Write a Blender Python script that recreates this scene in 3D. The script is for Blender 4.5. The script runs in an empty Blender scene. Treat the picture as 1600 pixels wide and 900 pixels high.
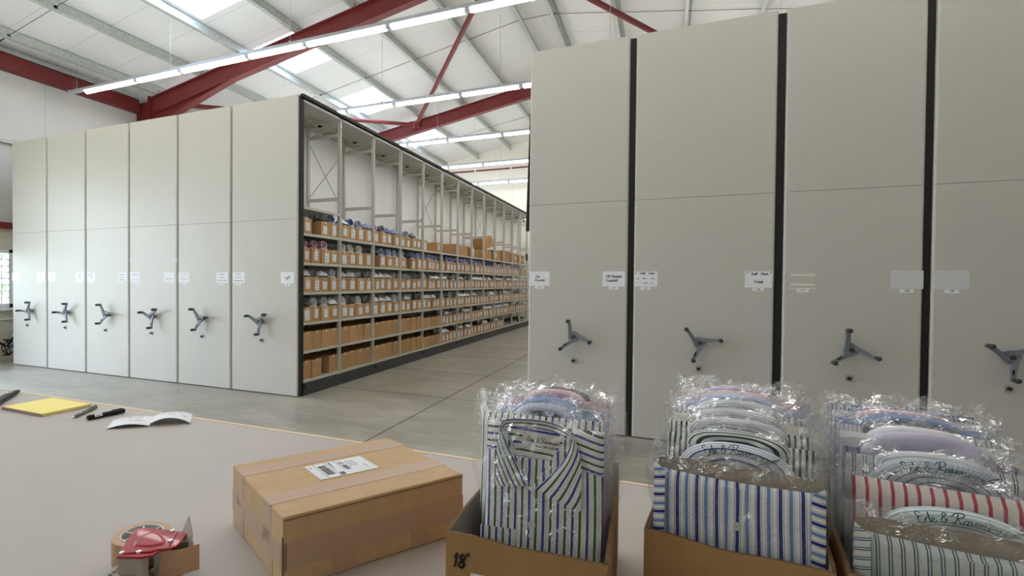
import bpy, math, random
from math import sin, cos, pi, radians, tan
from mathutils import Vector, Matrix

SC = bpy.context.scene
COL = SC.collection
rnd = random.Random(7)

# ------------------------------------------------------------------ helpers
class MB:
    """collects geometry for ONE mesh object"""
    def __init__(s):
        s.v = []; s.f = []; s.mi = []; s.uv = []; s.sm = []
    def add(s, verts, faces, mi=0, uvs=None, smooth=False):
        b = len(s.v)
        s.v += [tuple(p) for p in verts]
        for k, f in enumerate(faces):
            s.f.append(tuple(b + i for i in f)); s.mi.append(mi); s.sm.append(smooth)
            s.uv.append([uvs[i] for i in f] if uvs else None)
    def box(s, x0, x1, y0, y1, z0, z1, mi=0):
        v = [(x0,y0,z0),(x1,y0,z0),(x1,y1,z0),(x0,y1,z0),(x0,y0,z1),(x1,y0,z1),(x1,y1,z1),(x0,y1,z1)]
        s.add(v, [(0,3,2,1),(4,5,6,7),(0,1,5,4),(1,2,6,5),(2,3,7,6),(3,0,4,7)], mi)
    def hexa(s, b, t, mi=0):
        """prism between two polygons with the same number of points"""
        n = len(b)
        f = [tuple(range(n-1, -1, -1)), tuple(range(n, 2*n))]
        f += [(i, (i+1) % n, n+(i+1) % n, n+i) for i in range(n)]
        s.add(list(b)+list(t), f, mi)
    def cyl(s, p, q, r, n=12, r2=None, mi=0, caps=True, smooth=True):
        p = Vector(p); q = Vector(q); r2 = r if r2 is None else r2
        d = (q-p).normalized()
        a = d.orthogonal().normalized(); b = d.cross(a)
        v = [p + (a*cos(2*pi*i/n)+b*sin(2*pi*i/n))*r for i in range(n)]
        v += [q + (a*cos(2*pi*i/n)+b*sin(2*pi*i/n))*r2 for i in range(n)]
        s.add(v, [(i, (i+1) % n, n+(i+1) % n, n+i) for i in range(n)], mi, smooth=smooth)
        if caps:
            s.add(v[:n], [tuple(range(n-1, -1, -1))], mi); s.add(v[n:], [tuple(range(n))], mi)
    def tube(s, pts, r, n=8, mi=0):
        pts = [Vector(p) for p in pts]; rings = []; up = None
        for i, p in enumerate(pts):
            d = (pts[min(i+1, len(pts)-1)] - pts[max(i-1, 0)]).normalized()
            if up is None: up = d.orthogonal().normalized()
            up = (up - d*up.dot(d))
            up = up.normalized() if up.length > 1e-6 else d.orthogonal().normalized()
            w = d.cross(up); rr = r[i] if isinstance(r, (list, tuple)) else r
            rings.append([p + (up*cos(2*pi*k/n)+w*sin(2*pi*k/n))*rr for k in range(n)])
        v = [q for ring in rings for q in ring]; f = []
        for i in range(len(rings)-1):
            for k in range(n):
                f.append((i*n+k, i*n+(k+1) % n, (i+1)*n+(k+1) % n, (i+1)*n+k))
        s.add(v, f, mi, smooth=True)
        s.add(rings[0], [tuple(range(n-1, -1, -1))], mi); s.add(rings[-1], [tuple(range(n))], mi)
    def grid(s, fn, nu, nv, mi=0, uvfn=None, smooth=True, flip=False):
        v = []; uv = []
        for j in range(nv+1):
            for i in range(nu+1):
                p = fn(i/nu, j/nv); v.append(p)
                uv.append(uvfn(i/nu, j/nv, p) if uvfn else (i/nu, j/nv))
        f = []
        for j in range(nv):
            for i in range(nu):
                a = j*(nu+1)+i
                q = (a, a+1, a+nu+2, a+nu+1)
                f.append(q[::-1] if flip else q)
        s.add(v, f, mi, uv, smooth)
    def prism_z(s, poly, z0, z1, mi=0):
        s.hexa([(x, y, z0) for x, y in poly], [(x, y, z1) for x, y in poly], mi)
    def mesh(s, name, mats):
        me = bpy.data.meshes.new(name)
        me.from_pydata(s.v, [], s.f)
        for m in (mats if isinstance(mats, (list, tuple)) else [mats]): me.materials.append(m)
        me.polygons.foreach_set('material_index', s.mi)
        me.polygons.foreach_set('use_smooth', s.sm)
        if any(u is not None for u in s.uv):
            ul = me.uv_layers.new(name='UVMap'); k = 0
            for u, f in zip(s.uv, s.f):
                for i in range(len(f)):
                    ul.data[k].uv = u[i] if u else (0, 0)
                    k += 1
        me.update()
        return me
    def build(s, name, mats, parent=None, loc=None, rotz=0):
        return link(name, s.mesh(name, mats), parent, loc, rotz)

def link(name, me, parent=None, loc=None, rotz=0):
    o = bpy.data.objects.new(name, me); COL.objects.link(o)
    if parent is not None: o.parent = parent
    if loc is not None: o.location = loc
    if rotz: o.rotation_euler = (0, 0, rotz)
    return o

def tag(o, label, cat, group=None, kind=None):
    o['label'] = label; o['category'] = cat
    if group: o['group'] = group
    if kind: o['kind'] = kind
    return o

def struct(o):
    o['kind'] = 'structure'
    return o

def empty(name, loc=(0, 0, 0), rotz=0):
    o = bpy.data.objects.new(name, None); COL.objects.link(o)
    o.location = loc; o.rotation_euler = (0, 0, rotz); o.empty_display_size = .1
    return o

def copy_tree(o, parent=None):
    c = o.copy(); COL.objects.link(c)
    if parent is not None: c.parent = parent
    for ch in list(o.children): copy_tree(ch, c)
    return c

def bevel(o, w=.004, seg=2):
    m = o.modifiers.new('bevel', 'BEVEL'); m.width = w; m.segments = seg; m.limit_method = 'ANGLE'; m.angle_limit = radians(40)
    return o

def lin(r, g, b):
    f = lambda c: (c/255/12.92) if c/255 <= .04045 else ((c/255+.055)/1.055)**2.4
    return (f(r), f(g), f(b), 1)

# ------------------------------------------------------------------ materials
def nt(name):
    m = bpy.data.materials.new(name); m.use_nodes = True
    t = m.node_tree; t.nodes.clear()
    out = t.nodes.new('ShaderNodeOutputMaterial')
    return m, t, out

def N(t, typ, **kw):
    n = t.nodes.new(typ)
    for k, v in kw.items():
        if k.startswith('i_'):
            n.inputs[k[2:].replace('_', ' ')].default_value = v
        else: setattr(n, k, v)
    return n

def mix_rgb(t, a, b, fac, mode='MIX'):
    n = t.nodes.new('ShaderNodeMix'); n.data_type = 'RGBA'; n.blend_type = mode
    for sock, val in ((n.inputs[0], fac), (n.inputs[6], a), (n.inputs[7], b)):
        if hasattr(val, 'is_linked'): t.links.new(val, sock)
        else: sock.default_value = val
    return n.outputs[2]

def math_n(t, op, a, b=None, clamp=False):
    n = t.nodes.new('ShaderNodeMath'); n.operation = op; n.use_clamp = clamp
    for i, val in enumerate((a, b)):
        if val is None: continue
        if hasattr(val, 'is_linked'): t.links.new(val, n.inputs[i])
        else: n.inputs[i].default_value = val
    return n.outputs[0]

def mat(name, col, rough=.5, metal=0, noise=0, nscale=8, bump=0, bscale=60, spec=.5, coat=0, objcol=False, stretch=None, rvar=0):
    """plain surface with optional mottling (noise) and fine relief (bump)"""
    m, t, out = nt(name)
    p = N(t, 'ShaderNodeBsdfPrincipled')
    p.inputs['Roughness'].default_value = rough; p.inputs['Metallic'].default_value = metal
    p.inputs['Specular IOR Level'].default_value = spec; p.inputs['Coat Weight'].default_value = coat
    c = col
    tc = N(t, 'ShaderNodeTexCoord')
    src = tc.outputs['Object']
    if stretch:
        mp = N(t, 'ShaderNodeMapping'); mp.inputs['Scale'].default_value = stretch
        t.links.new(src, mp.inputs[0]); src = mp.outputs[0]
    csock = None
    if objcol:
        oi = N(t, 'ShaderNodeObjectInfo'); csock = mix_rgb(t, col, oi.outputs['Color'], 1.0, 'MULTIPLY')
    if noise:
        nz = N(t, 'ShaderNodeTexNoise'); nz.inputs['Scale'].default_value = nscale; nz.inputs['Detail'].default_value = 5
        t.links.new(src, nz.inputs[0])
        mr = N(t, 'ShaderNodeMapRange'); mr.inputs[1].default_value = .3; mr.inputs[2].default_value = .7
        mr.inputs[3].default_value = 1-noise; mr.inputs[4].default_value = 1+noise
        t.links.new(nz.outputs[0], mr.inputs[0])
        cmb = N(t, 'ShaderNodeCombineXYZ')
        for i in range(3): t.links.new(mr.outputs[0], cmb.inputs[i])
        csock = mix_rgb(t, csock if csock else col, cmb.outputs[0], 1.0, 'MULTIPLY')
        if rvar:
            mr2 = N(t, 'ShaderNodeMapRange'); mr2.inputs[1].default_value = .35; mr2.inputs[2].default_value = .65
            mr2.inputs[3].default_value = rough-rvar; mr2.inputs[4].default_value = rough+rvar
            t.links.new(nz.outputs[0], mr2.inputs[0]); t.links.new(mr2.outputs[0], p.inputs['Roughness'])
    if csock: t.links.new(csock, p.inputs['Base Color'])
    else: p.inputs['Base Color'].default_value = c
    if bump:
        nb = N(t, 'ShaderNodeTexNoise'); nb.inputs['Scale'].default_value = bscale; nb.inputs['Detail'].default_value = 3
        t.links.new(src, nb.inputs[0])
        bp = N(t, 'ShaderNodeBump'); bp.inputs['Strength'].default_value = bump; bp.inputs['Distance'].default_value = .01
        t.links.new(nb.outputs[0], bp.inputs['Height']); t.links.new(bp.outputs[0], p.inputs['Normal'])
    t.links.new(p.outputs[0], out.inputs[0])
    return m

def emit(name, col, strength):
    m, t, out = nt(name)
    e = N(t, 'ShaderNodeEmission'); e.inputs[0].default_value = col; e.inputs[1].default_value = strength
    t.links.new(e.outputs[0], out.inputs[0])
    return m

def ribbed(name, col, rough, axis, period, depth=.4, seam=1.0, seamcol=None, noise=.03):
    """insulated liner sheet: shallow ribs across `axis`, a joint line every `seam` metres"""
    m, t, out = nt(name)
    p = N(t, 'ShaderNodeBsdfPrincipled'); p.inputs['Roughness'].default_value = rough
    tc = N(t, 'ShaderNodeTexCoord'); sp = N(t, 'ShaderNodeSeparateXYZ'); t.links.new(tc.outputs['Object'], sp.inputs[0])
    a = sp.outputs[axis]
    fr = math_n(t, 'FRACT', math_n(t, 'DIVIDE', a, period))
    tri = math_n(t, 'ABSOLUTE', math_n(t, 'SUBTRACT', fr, .5))
    h = math_n(t, 'SMOOTH_MIN', tri, .25)
    bp = N(t, 'ShaderNodeBump'); bp.inputs['Strength'].default_value = depth; bp.inputs['Distance'].default_value = .006
    t.links.new(h, bp.inputs['Height']); t.links.new(bp.outputs[0], p.inputs['Normal'])
    fs = math_n(t, 'FRACT', math_n(t, 'DIVIDE', a, seam))
    ln = math_n(t, 'LESS_THAN', fs, .007/seam)
    nz = N(t, 'ShaderNodeTexNoise'); nz.inputs['Scale'].default_value = 1.2; nz.inputs['Detail'].default_value = 4
    t.links.new(tc.outputs['Object'], nz.inputs[0])
    base = mix_rgb(t, tuple(c*(1-noise) for c in col[:3])+(1,), tuple(min(1, c*(1+noise)) for c in col[:3])+(1,), nz.outputs[0])
    c2 = mix_rgb(t, base, seamcol or tuple(c*.55 for c in col[:3])+(1,), ln)
    t.links.new(c2, p.inputs['Base Color'])
    t.links.new(p.outputs[0], out.inputs[0])
    return m

def stripes(name, period, stops, base, period2=None, stops2=None, rough=.85, axis=0):
    """woven cloth with stripes along U (and a second set along V for checks); stops = [(from, to, colour)] as shares of the period"""
    m, t, out = nt(name)
    p = N(t, 'ShaderNodeBsdfPrincipled'); p.inputs['Roughness'].default_value = rough
    p.inputs['Specular IOR Level'].default_value = .2
    uv = N(t, 'ShaderNodeUVMap'); sp = N(t, 'ShaderNodeSeparateXYZ'); t.links.new(uv.outputs[0], sp.inputs[0])
    def ramp(sock, per, st):
        fr = math_n(t, 'FRACT', math_n(t, 'ADD', math_n(t, 'DIVIDE', sock, per), 50.0))
        r = N(t, 'ShaderNodeValToRGB'); r.color_ramp.interpolation = 'CONSTANT'
        el = r.color_ramp.elements
        el[0].position = 0; el[0].color = base
        while len(el) > 1: el.remove(el[-1])
        for a, b, c in sorted(st):
            e = el.new(a); e.color = c
            e = el.new(b); e.color = base
        t.links.new(fr, r.inputs[0])
        return r.outputs[0]
    c = ramp(sp.outputs[axis], period, stops)
    if period2:
        c = mix_rgb(t, c, ramp(sp.outputs[1-axis], period2, stops2), 1.0, 'MULTIPLY')
    nz = N(t, 'ShaderNodeTexNoise'); nz.inputs['Scale'].default_value = 900; nz.inputs['Detail'].default_value = 2
    tc = N(t, 'ShaderNodeTexCoord'); t.links.new(tc.outputs['Object'], nz.inputs[0])
    n2 = N(t, 'ShaderNodeTexNoise'); n2.inputs['Scale'].default_value = 26; n2.inputs['Detail'].default_value = 3
    t.links.new(tc.outputs['Object'], n2.inputs[0])
    bp = N(t, 'ShaderNodeBump'); bp.inputs['Strength'].default_value = .35; bp.inputs['Distance'].default_value = .004
    t.links.new(math_n(t, 'ADD', math_n(t, 'MULTIPLY', nz.outputs[0], .12), n2.outputs[0]), bp.inputs['Height'])
    t.links.new(bp.outputs[0], p.inputs['Normal'])
    t.links.new(c, p.inputs['Base Color']); t.links.new(p.outputs[0], out.inputs[0])
    return m

def film(name, haze=.06, rough=.07, scale=55, bump=.5, lo=.05, hi=.55):
    """clear crinkled polythene"""
    m, t, out = nt(name)
    tc = N(t, 'ShaderNodeTexCoord')
    vo = N(t, 'ShaderNodeTexVoronoi'); vo.feature = 'DISTANCE_TO_EDGE'; vo.inputs['Scale'].default_value = scale*.45
    nz = N(t, 'ShaderNodeTexNoise'); nz.inputs['Scale'].default_value = scale; nz.inputs['Detail'].default_value = 4; nz.inputs['Distortion'].default_value = 1.2
    t.links.new(tc.outputs['Object'], nz.inputs[0])
    wv = mix_rgb(t, tc.outputs['Object'], nz.outputs[1], .12)
    t.links.new(wv, vo.inputs[0])
    h = math_n(t, 'ADD', math_n(t, 'MULTIPLY', vo.outputs[0], 2.2), math_n(t, 'MULTIPLY', nz.outputs[0], .9))
    bp = N(t, 'ShaderNodeBump'); bp.inputs['Strength'].default_value = bump; bp.inputs['Distance'].default_value = .012
    t.links.new(h, bp.inputs['Height'])
    gl = N(t, 'ShaderNodeBsdfGlossy'); gl.inputs['Roughness'].default_value = rough; gl.inputs[0].default_value = (1, 1, 1, 1)
    t.links.new(bp.outputs[0], gl.inputs['Normal'])
    tr = N(t, 'ShaderNodeBsdfTransparent'); tr.inputs[0].default_value = (.985, .985, .985, 1)
    df = N(t, 'ShaderNodeBsdfDiffuse'); df.inputs[0].default_value = (.9, .9, .9, 1)
    t.links.new(bp.outputs[0], df.inputs['Normal'])
    lw = N(t, 'ShaderNodeLayerWeight'); lw.inputs[0].default_value = .35
    mr = N(t, 'ShaderNodeMapRange'); mr.inputs[3].default_value = lo; mr.inputs[4].default_value = hi
    t.links.new(bp.outputs[0], lw.inputs['Normal'])
    t.links.new(math_n(t, 'POWER', lw.outputs[1], 3.0), mr.inputs[0])
    tl = N(t, 'ShaderNodeBsdfTranslucent'); tl.inputs[0].default_value = (.95, .95, .95, 1)
    md = N(t, 'ShaderNodeMixShader'); t.links.new(df.outputs[0], md.inputs[1]); t.links.new(tl.outputs[0], md.inputs[2])
    m1 = N(t, 'ShaderNodeMixShader'); m1.inputs[0].default_value = haze
    t.links.new(tr.outputs[0], m1.inputs[1]); t.links.new(md.outputs[0], m1.inputs[2])
    m2 = N(t, 'ShaderNodeMixShader'); t.links.new(mr.outputs[0], m2.inputs[0])
    t.links.new(m1.outputs[0], m2.inputs[1]); t.links.new(gl.outputs[0], m2.inputs[2])
    t.links.new(m2.outputs[0], out.inputs[0])
    return m

# ------------------------------------------------------------------ single-stroke lettering
def cat_rom(pts, n=5):
    if len(pts) < 3: return pts
    P = [pts[0]] + list(pts) + [pts[-1]]; o = []
    for i in range(1, len(P)-2):
        p0, p1, p2, p3 = P[i-1], P[i], P[i+1], P[i+2]
        for k in range(n):
            t = k/n
            o.append(tuple(.5*((2*b)+(-a+c)*t+(2*a-5*b+4*c-d)*t*t+(-a+3*b-3*c+d)*t**3) for a, b, c, d in zip(p0, p1, p2, p3)))
    o.append(pts[-1])
    return o

GLY = {
 'a': (1.05, [[(.8,.85),(.5,1),(.15,.75),(.1,.3),(.35,0),(.7,.3),(.85,.95),(.8,.3),(.95,0),(1.1,.2)]]),
 'c': (.9, [[(.75,.8),(.45,1),(.1,.6),(.15,.15),(.5,0),(.95,.25)]]),
 'd': (1.1, [[(.8,.85),(.5,1),(.12,.7),(.1,.25),(.4,0),(.75,.4),(1.05,2.1),(.85,.3),(.95,0),(1.15,.2)]]),
 'e': (.85, [[(.05,.35),(.5,.5),(.7,.8),(.45,1),(.12,.6),(.2,.1),(.55,0),(.9,.25)]]),
 'f': (.7, [[(0,.2),(.5,1.2),(.75,2.1),(.55,2.3),(.4,1.3),(.25,-.8),(.05,-.9),(.1,-.4),(.75,.3)]]),
 'g': (1.0, [[(.8,.85),(.5,1),(.15,.75),(.1,.3),(.35,0),(.7,.3),(.85,.95),(.75,-.7),(.35,-1),(.1,-.7),(1.0,.2)]]),
 'h': (1.05, [[(0,.2),(.5,1.4),(.55,2.1),(.3,1.8),(.15,0)],[(.17,.4),(.55,1),(.78,.75),(.75,.1),(.95,0),(1.1,.2)]]),
 'i': (.5, [[(0,.3),(.25,1),(.2,.2),(.35,0),(.55,.2)],[(.3,1.4),(.34,1.45)]]),
 'l': (.6, [[(0,.2),(.5,1.4),(.5,2.1),(.28,1.8),(.2,.3),(.4,0),(.65,.2)]]),
 'm': (1.5, [[(0,.7),(.15,1),(.2,0)],[(.22,.5),(.5,1),(.65,.8),(.65,0)],[(.67,.5),(1.0,1),(1.15,.8),(1.15,.1),(1.35,0),(1.5,.2)]]),
 'n': (1.05, [[(0,.7),(.15,1),(.2,0)],[(.22,.5),(.55,1),(.75,.8),(.75,.1),(.95,0),(1.1,.2)]]),
 'o': (.95, [[(.5,1),(.12,.65),(.2,.1),(.5,0),(.8,.4),(.65,.95),(.45,.98),(.7,.8),(1.0,.85)]]),
 'p': (1.0, [[(0,.6),(.2,1),(.15,-.9)],[(.2,.6),(.55,1),(.8,.6),(.6,.05),(.25,.1)],[(.7,.1),(1,.2)]]),
 'r': (.8, [[(0,.6),(.2,1.05),(.35,.9),(.6,.95),(.5,.3),(.65,0),(.9,.25)]]),
 's': (.75, [[(0,.1),(.45,1.1),(.4,.7),(.6,.3),(.4,0),(.1,.1),(.5,.05),(.85,.25)]]),
 't': (.65, [[(.1,.4),(.42,1.7),(.3,.3),(.45,0),(.75,.2)],[(.05,1.1),(.75,1.2)]]),
 'u': (1.05, [[(0,.7),(.15,1),(.12,.3),(.35,0),(.65,.3),(.75,1),(.75,.2),(.95,0),(1.1,.2)]]),
 'v': (.9, [[(0,.8),(.15,1),(.3,.4),(.42,0),(.7,.6),(.72,1),(1.0,.9)]]),
 'w': (1.3, [[(0,.8),(.15,1),(.2,.2),(.4,0),(.6,.8),(.7,.1),(.9,.1),(1.1,.9),(1.35,.9)]]),
 'A': (1.5, [[(0,0),(.5,1.2),(.9,2),(1.0,1),(1.1,0)],[(.3,.75),(1.2,.8)]]),
 'E': (1.55, [[(1.35,1.9),(1.0,2.3),(.5,2.05),(.55,1.4),(.95,1.25),(.4,1.15),(.05,.5),(.4,-.05),(1.0,.1),(1.5,.7)]]),
 'G': (1.4, [[(1.1,1.7),(.7,2),(.15,1.3),(.15,.4),(.6,0),(1.05,.4),(1.1,.9),(.7,.85),(1.3,.9)]]),
 'H': (1.5, [[(.2,2),(.1,0)],[(1.05,2),(.95,0)],[(.1,1),(1.1,1.05)]]),
 'L': (1.1, [[(.2,2),(.1,.1),(1.0,.1)]]),
 'O': (1.5, [[(.7,2),(.1,1.2),(.2,.2),(.7,0),(1.2,.7),(1.1,1.7),(.7,2)]]),
 'R': (1.75, [[(.45,2.1),(.55,1.0),(.25,-.1),(-.15,.15)],[(-.35,1.4),(.1,2.2),(1.0,2.4),(1.4,1.8),(1.0,1.2),(.55,1.15),(1.0,.7),(1.5,0),(1.9,.25)]]),
 'S': (1.2, [[(1.0,1.7),(.6,2),(.2,1.6),(.6,1.05),(.9,.5),(.5,0),(.05,.3)]]),
 '&': (1.5, [[(1.3,.3),(.5,1.5),(.75,2.1),(1.05,1.7),(.3,.7),(.35,.05),(.85,0),(1.3,.9)]]),
 '1': (.8, [[(.1,1.5),(.45,2.1),(.3,0)]]),
 '8': (1.2, [[(.6,1.15),(.2,1.6),(.55,2.1),(.95,1.7),(.6,1.15),(.1,.5),(.5,0),(.95,.5),(.6,1.15)]]),
 '"': (.8, [[(.2,2.3),(.12,1.8)],[(.55,2.3),(.47,1.8)]]),
 '/': (.6, [[(.3,1.9),(.15,1.4)]]),
}

def strokes(text, shear=.25):
    x = 0; out = []
    for ch in text:
        if ch == ' ': x += .8; continue
        adv, ls = GLY[ch]
        for l in ls: out.append([(x+px+shear*py, py) for px, py in cat_rom(l)])
        x += adv
    return out, x

def ink(mb, text, place, size, width, centre=True, mi=0, shear=.25):
    """ribbon strokes; place(a, b) maps text coordinates (metres) onto the surface"""
    st, w = strokes(text, shear)
    dx = -w*size/2 if centre else 0
    for l in st:
        pts = [(p[0]*size+dx, p[1]*size) for p in l]
        for (x0, y0), (x1, y1) in zip(pts, pts[1:]):
            L = math.hypot(x1-x0, y1-y0)
            if L < 1e-7: continue
            ex, ey = (x1-x0)/L*width*.3, (y1-y0)/L*width*.3
            nx, ny = -(y1-y0)/L*width/2, (x1-x0)/L*width/2
            q = [(x0-ex-nx, y0-ey-ny), (x1+ex-nx, y1+ey-ny), (x1+ex+nx, y1+ey+ny), (x0-ex+nx, y0-ey+ny)]
            mb.add([place(*a) for a in q], [(0, 1, 2, 3)], mi)

def scrawl(mb, place, w, h, width, seed, mi=0):
    """a line of illegibly small handwriting"""
    r = random.Random(seed); x = 0; pts = []
    while x < w:
        pts.append((x, h*r.random())); x += h*.32*(1 + (r.random() < .1)*2)
    for (x0, y0), (x1, y1) in zip(pts, pts[1:]):
        if x1-x0 > h*.5: continue
        L = math.hypot(x1-x0, y1-y0); nx, ny = -(y1-y0)/L*width/2, (x1-x0)/L*width/2
        mb.add([place(x0-nx, y0-ny), place(x1-nx, y1-ny), place(x1+nx, y1+ny), place(x0+nx, y0+ny)], [(0, 1, 2, 3)], mi)

def text_mesh(body, size, extrude=.0002):
    """printed characters in the plain built-in face, as a mesh in the x-z plane facing -y, centred"""
    cu = bpy.data.curves.new('print', 'FONT'); cu.body = body; cu.size = size; cu.align_x = 'CENTER'; cu.align_y = 'CENTER'; cu.extrude = extrude
    cu.resolution_u = 3
    o = bpy.data.objects.new('print', cu); COL.objects.link(o)
    bpy.context.view_layer.update()
    me = bpy.data.meshes.new_from_object(o.evaluated_get(bpy.context.evaluated_depsgraph_get()))
    bpy.data.objects.remove(o); bpy.data.curves.remove(cu)
    me.transform(Matrix.Rotation(radians(90), 4, 'X'))
    return me
M = {}
M['panel'] = mat('cream_grey_coated_steel', lin(201, 198, 190), .42, noise=.012, nscale=14, bump=.05, bscale=420)
M['shelf_steel'] = mat('grey_coated_shelf_steel', lin(200, 199, 189), .45)
M['gasket'] = mat('black_rubber', lin(26, 25, 24), .7)
M['plinth'] = mat('dark_grey_plinth', lin(58, 61, 62), .5, noise=.05)
M['handle'] = mat('grey_moulded_plastic', lin(122, 126, 134), .42, spec=.5)
M['grip'] = mat('dark_grip_rubber', lin(62, 60, 60), .6)
M['lockplate'] = mat('grey_lock_plate', lin(172, 172, 168), .5, metal=.1)
M['dark'] = mat('near_black', lin(24, 22, 22), .5)
M['paper'] = mat('white_paper', lin(240, 241, 246), .8)
M['wash_paper'] = mat('grey_white_paper', lin(215, 215, 218), .8, noise=.03, nscale=20)
M['inkblack'] = mat('black_ink', lin(40, 40, 46), .7)
M['inkgreen'] = mat('green_printing', lin(38, 92, 96), .7)
M['tapestrip'] = mat('cream_tape', lin(232, 230, 218), .6)
M['red_steel'] = mat('oxide_red_painted_steel', lin(122, 46, 46), .5, noise=.07, nscale=5)
M['galv'] = mat('galvanised_steel', lin(196, 202, 197), .42, metal=.25, noise=.16, nscale=26, stretch=(1, 1, 1), rvar=.1)
M['galv_dark'] = mat('dull_galvanised', lin(120, 126, 124), .5, metal=.5, noise=.1)
M['rod'] = mat('dark_sag_rod', lin(88, 90, 88), .5, metal=.3)
M['ceiling'] = ribbed('white_roof_liner', lin(240, 240, 240), .6, 1, .1, .25, 1.0, lin(176, 178, 176))
M['wall_liner'] = ribbed('white_wall_liner', lin(206, 205, 203), .55, 1, .09, .35, 1.0, lin(160, 160, 160))
M['gable_liner'] = ribbed('cream_gable_liner', lin(236, 233, 224), .6, 0, .1, .2, 1.0, lin(205, 200, 190))
M['block'] = mat('painted_blockwork', lin(212, 205, 188), .8, noise=.04, bump=.2, bscale=40)
M['lamp'] = emit('lit_tube_diffuser', (1, .985, .955, 1), 15.0)
M['trunk'] = mat('white_trunking', lin(196, 200, 206), .4)
M['white_frame'] = mat('white_window_frame', lin(238, 240, 244), .4)
M['skyl'] = None
def skylight_mat():
    m, t, out = nt('translucent_roof_sheet')
    a = N(t, 'ShaderNodeBsdfTranslucent'); a.inputs[0].default_value = (.95, .96, .98, 1)
    b = N(t, 'ShaderNodeBsdfDiffuse'); b.inputs[0].default_value = (.9, .9, .92, 1)
    mx = N(t, 'ShaderNodeMixShader'); mx.inputs[0].default_value = .25
    t.links.new(a.outputs[0], mx.inputs[1]); t.links.new(b.outputs[0], mx.inputs[2]); t.links.new(mx.outputs[0], out.inputs[0])
    return m
M['skyl'] = skylight_mat()
def glass_mat():
    m, t, out = nt('window_glass')
    tr = N(t, 'ShaderNodeBsdfTransparent'); tr.inputs[0].default_value = (.95, .97, .96, 1)
    gl = N(t, 'ShaderNodeBsdfGlossy'); gl.inputs['Roughness'].default_value = .02
    fr = N(t, 'ShaderNodeFresnel'); fr.inputs[0].default_value = 1.45
    mx = N(t, 'ShaderNodeMixShader'); t.links.new(fr.outputs[0], mx.inputs[0])
    t.links.new(tr.outputs[0], mx.inputs[1]); t.links.new(gl.outputs[0], mx.inputs[2]); t.links.new(mx.outputs[0], out.inputs[0])
    return m
M['glass'] = glass_mat()
def floor_mat():
    m, t, out = nt('sealed_concrete')
    p = N(t, 'ShaderNodeBsdfPrincipled')
    tc = N(t, 'ShaderNodeTexCoord')
    a = N(t, 'ShaderNodeTexNoise'); a.inputs['Scale'].default_value = .9; a.inputs['Detail'].default_value = 8; a.inputs['Roughness'].default_value = .65
    b = N(t, 'ShaderNodeTexNoise'); b.inputs['Scale'].default_value = 6; b.inputs['Detail'].default_value = 6
    mp = N(t, 'ShaderNodeMapping'); mp.inputs['Scale'].default_value = (1, 2.2, 1); t.links.new(tc.outputs['Object'], mp.inputs[0])
    t.links.new(mp.outputs[0], a.inputs[0]); t.links.new(mp.outputs[0], b.inputs[0])
    r = N(t, 'ShaderNodeValToRGB'); e = r.color_ramp.elements
    e[0].position = .33; e[0].color = lin(136, 132, 121); e[1].position = .68; e[1].color = lin(178, 173, 161)
    t.links.new(a.outputs[0], r.inputs[0])
    r2 = N(t, 'ShaderNodeMapRange'); r2.inputs[1].default_value = .3; r2.inputs[2].default_value = .7; r2.inputs[3].default_value = .9; r2.inputs[4].default_value = 1.08
    t.links.new(b.outputs[0], r2.inputs[0])
    cm = N(t, 'ShaderNodeCombineXYZ')
    for i in range(3): t.links.new(r2.outputs[0], cm.inputs[i])
    t.links.new(mix_rgb(t, r.outputs[0], cm.outputs[0], 1.0, 'MULTIPLY'), p.inputs['Base Color'])
    rr = N(t, 'ShaderNodeMapRange'); rr.inputs[1].default_value = .3; rr.inputs[2].default_value = .7; rr.inputs[3].default_value = .31; rr.inputs[4].default_value = .42
    t.links.new(a.outputs[0], rr.inputs[0]); t.links.new(rr.outputs[0], p.inputs['Roughness'])
    bp = N(t, 'ShaderNodeBump'); bp.inputs['Strength'].default_value = .08; bp.inputs['Distance'].default_value = .01
    t.links.new(b.outputs[0], bp.inputs['Height']); t.links.new(bp.outputs[0], p.inputs['Normal'])
    t.links.new(p.outputs[0], out.inputs[0])
    return m
M['floor'] = floor_mat()
M['joint'] = mat('floor_joint', lin(92, 90, 82), .7)
M['bench'] = mat('mushroom_laminate', lin(186, 178, 172), .5, noise=.02, nscale=5, bump=.03, bscale=300)
M['edge'] = mat('pale_wood_edge', lin(226, 206, 172), .5, noise=.05, stretch=(2, 40, 40))
M['bench_leg'] = mat('grey_bench_steel', lin(120, 122, 125), .45)
def kraft(name, col, objcol=False):
    return mat(name, col, .8, noise=.05, nscale=30, bump=.12, bscale=240, spec=.25, objcol=objcol, stretch=(1, 1, .35))
M['kraft_open'] = kraft('kraft_board_dark', lin(172, 136, 94))
M['kraft'] = kraft('kraft_board', lin(206, 176, 138))
M['kraft_shelf'] = kraft('kraft_board_shelf', lin(190, 150, 106), True)
M['kraft_in'] = mat('grey_board', lin(176, 165, 150), .85, noise=.03, nscale=40)
M['kraft_edge'] = mat('corrugated_edge', lin(120, 92, 62), .9, noise=.2, nscale=200)
M['buff_tape'] = mat('buff_parcel_tape', lin(194, 162, 136), .4, noise=.02)
M['yellow'] = mat('yellow_paper', lin(255, 237, 145), .7)
M['greyboard'] = mat('pad_grey_edge', lin(168, 150, 138), .8, noise=.08, nscale=120, stretch=(1, 1, 20))
M['pen_grey'] = mat('smoked_plastic', lin(96, 98, 92), .3)
M['pen_black'] = mat('black_plastic', lin(22, 21, 21), .5, spec=.3)
M['chrome'] = mat('bright_steel', lin(205, 205, 208), .22, metal=1)
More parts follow.
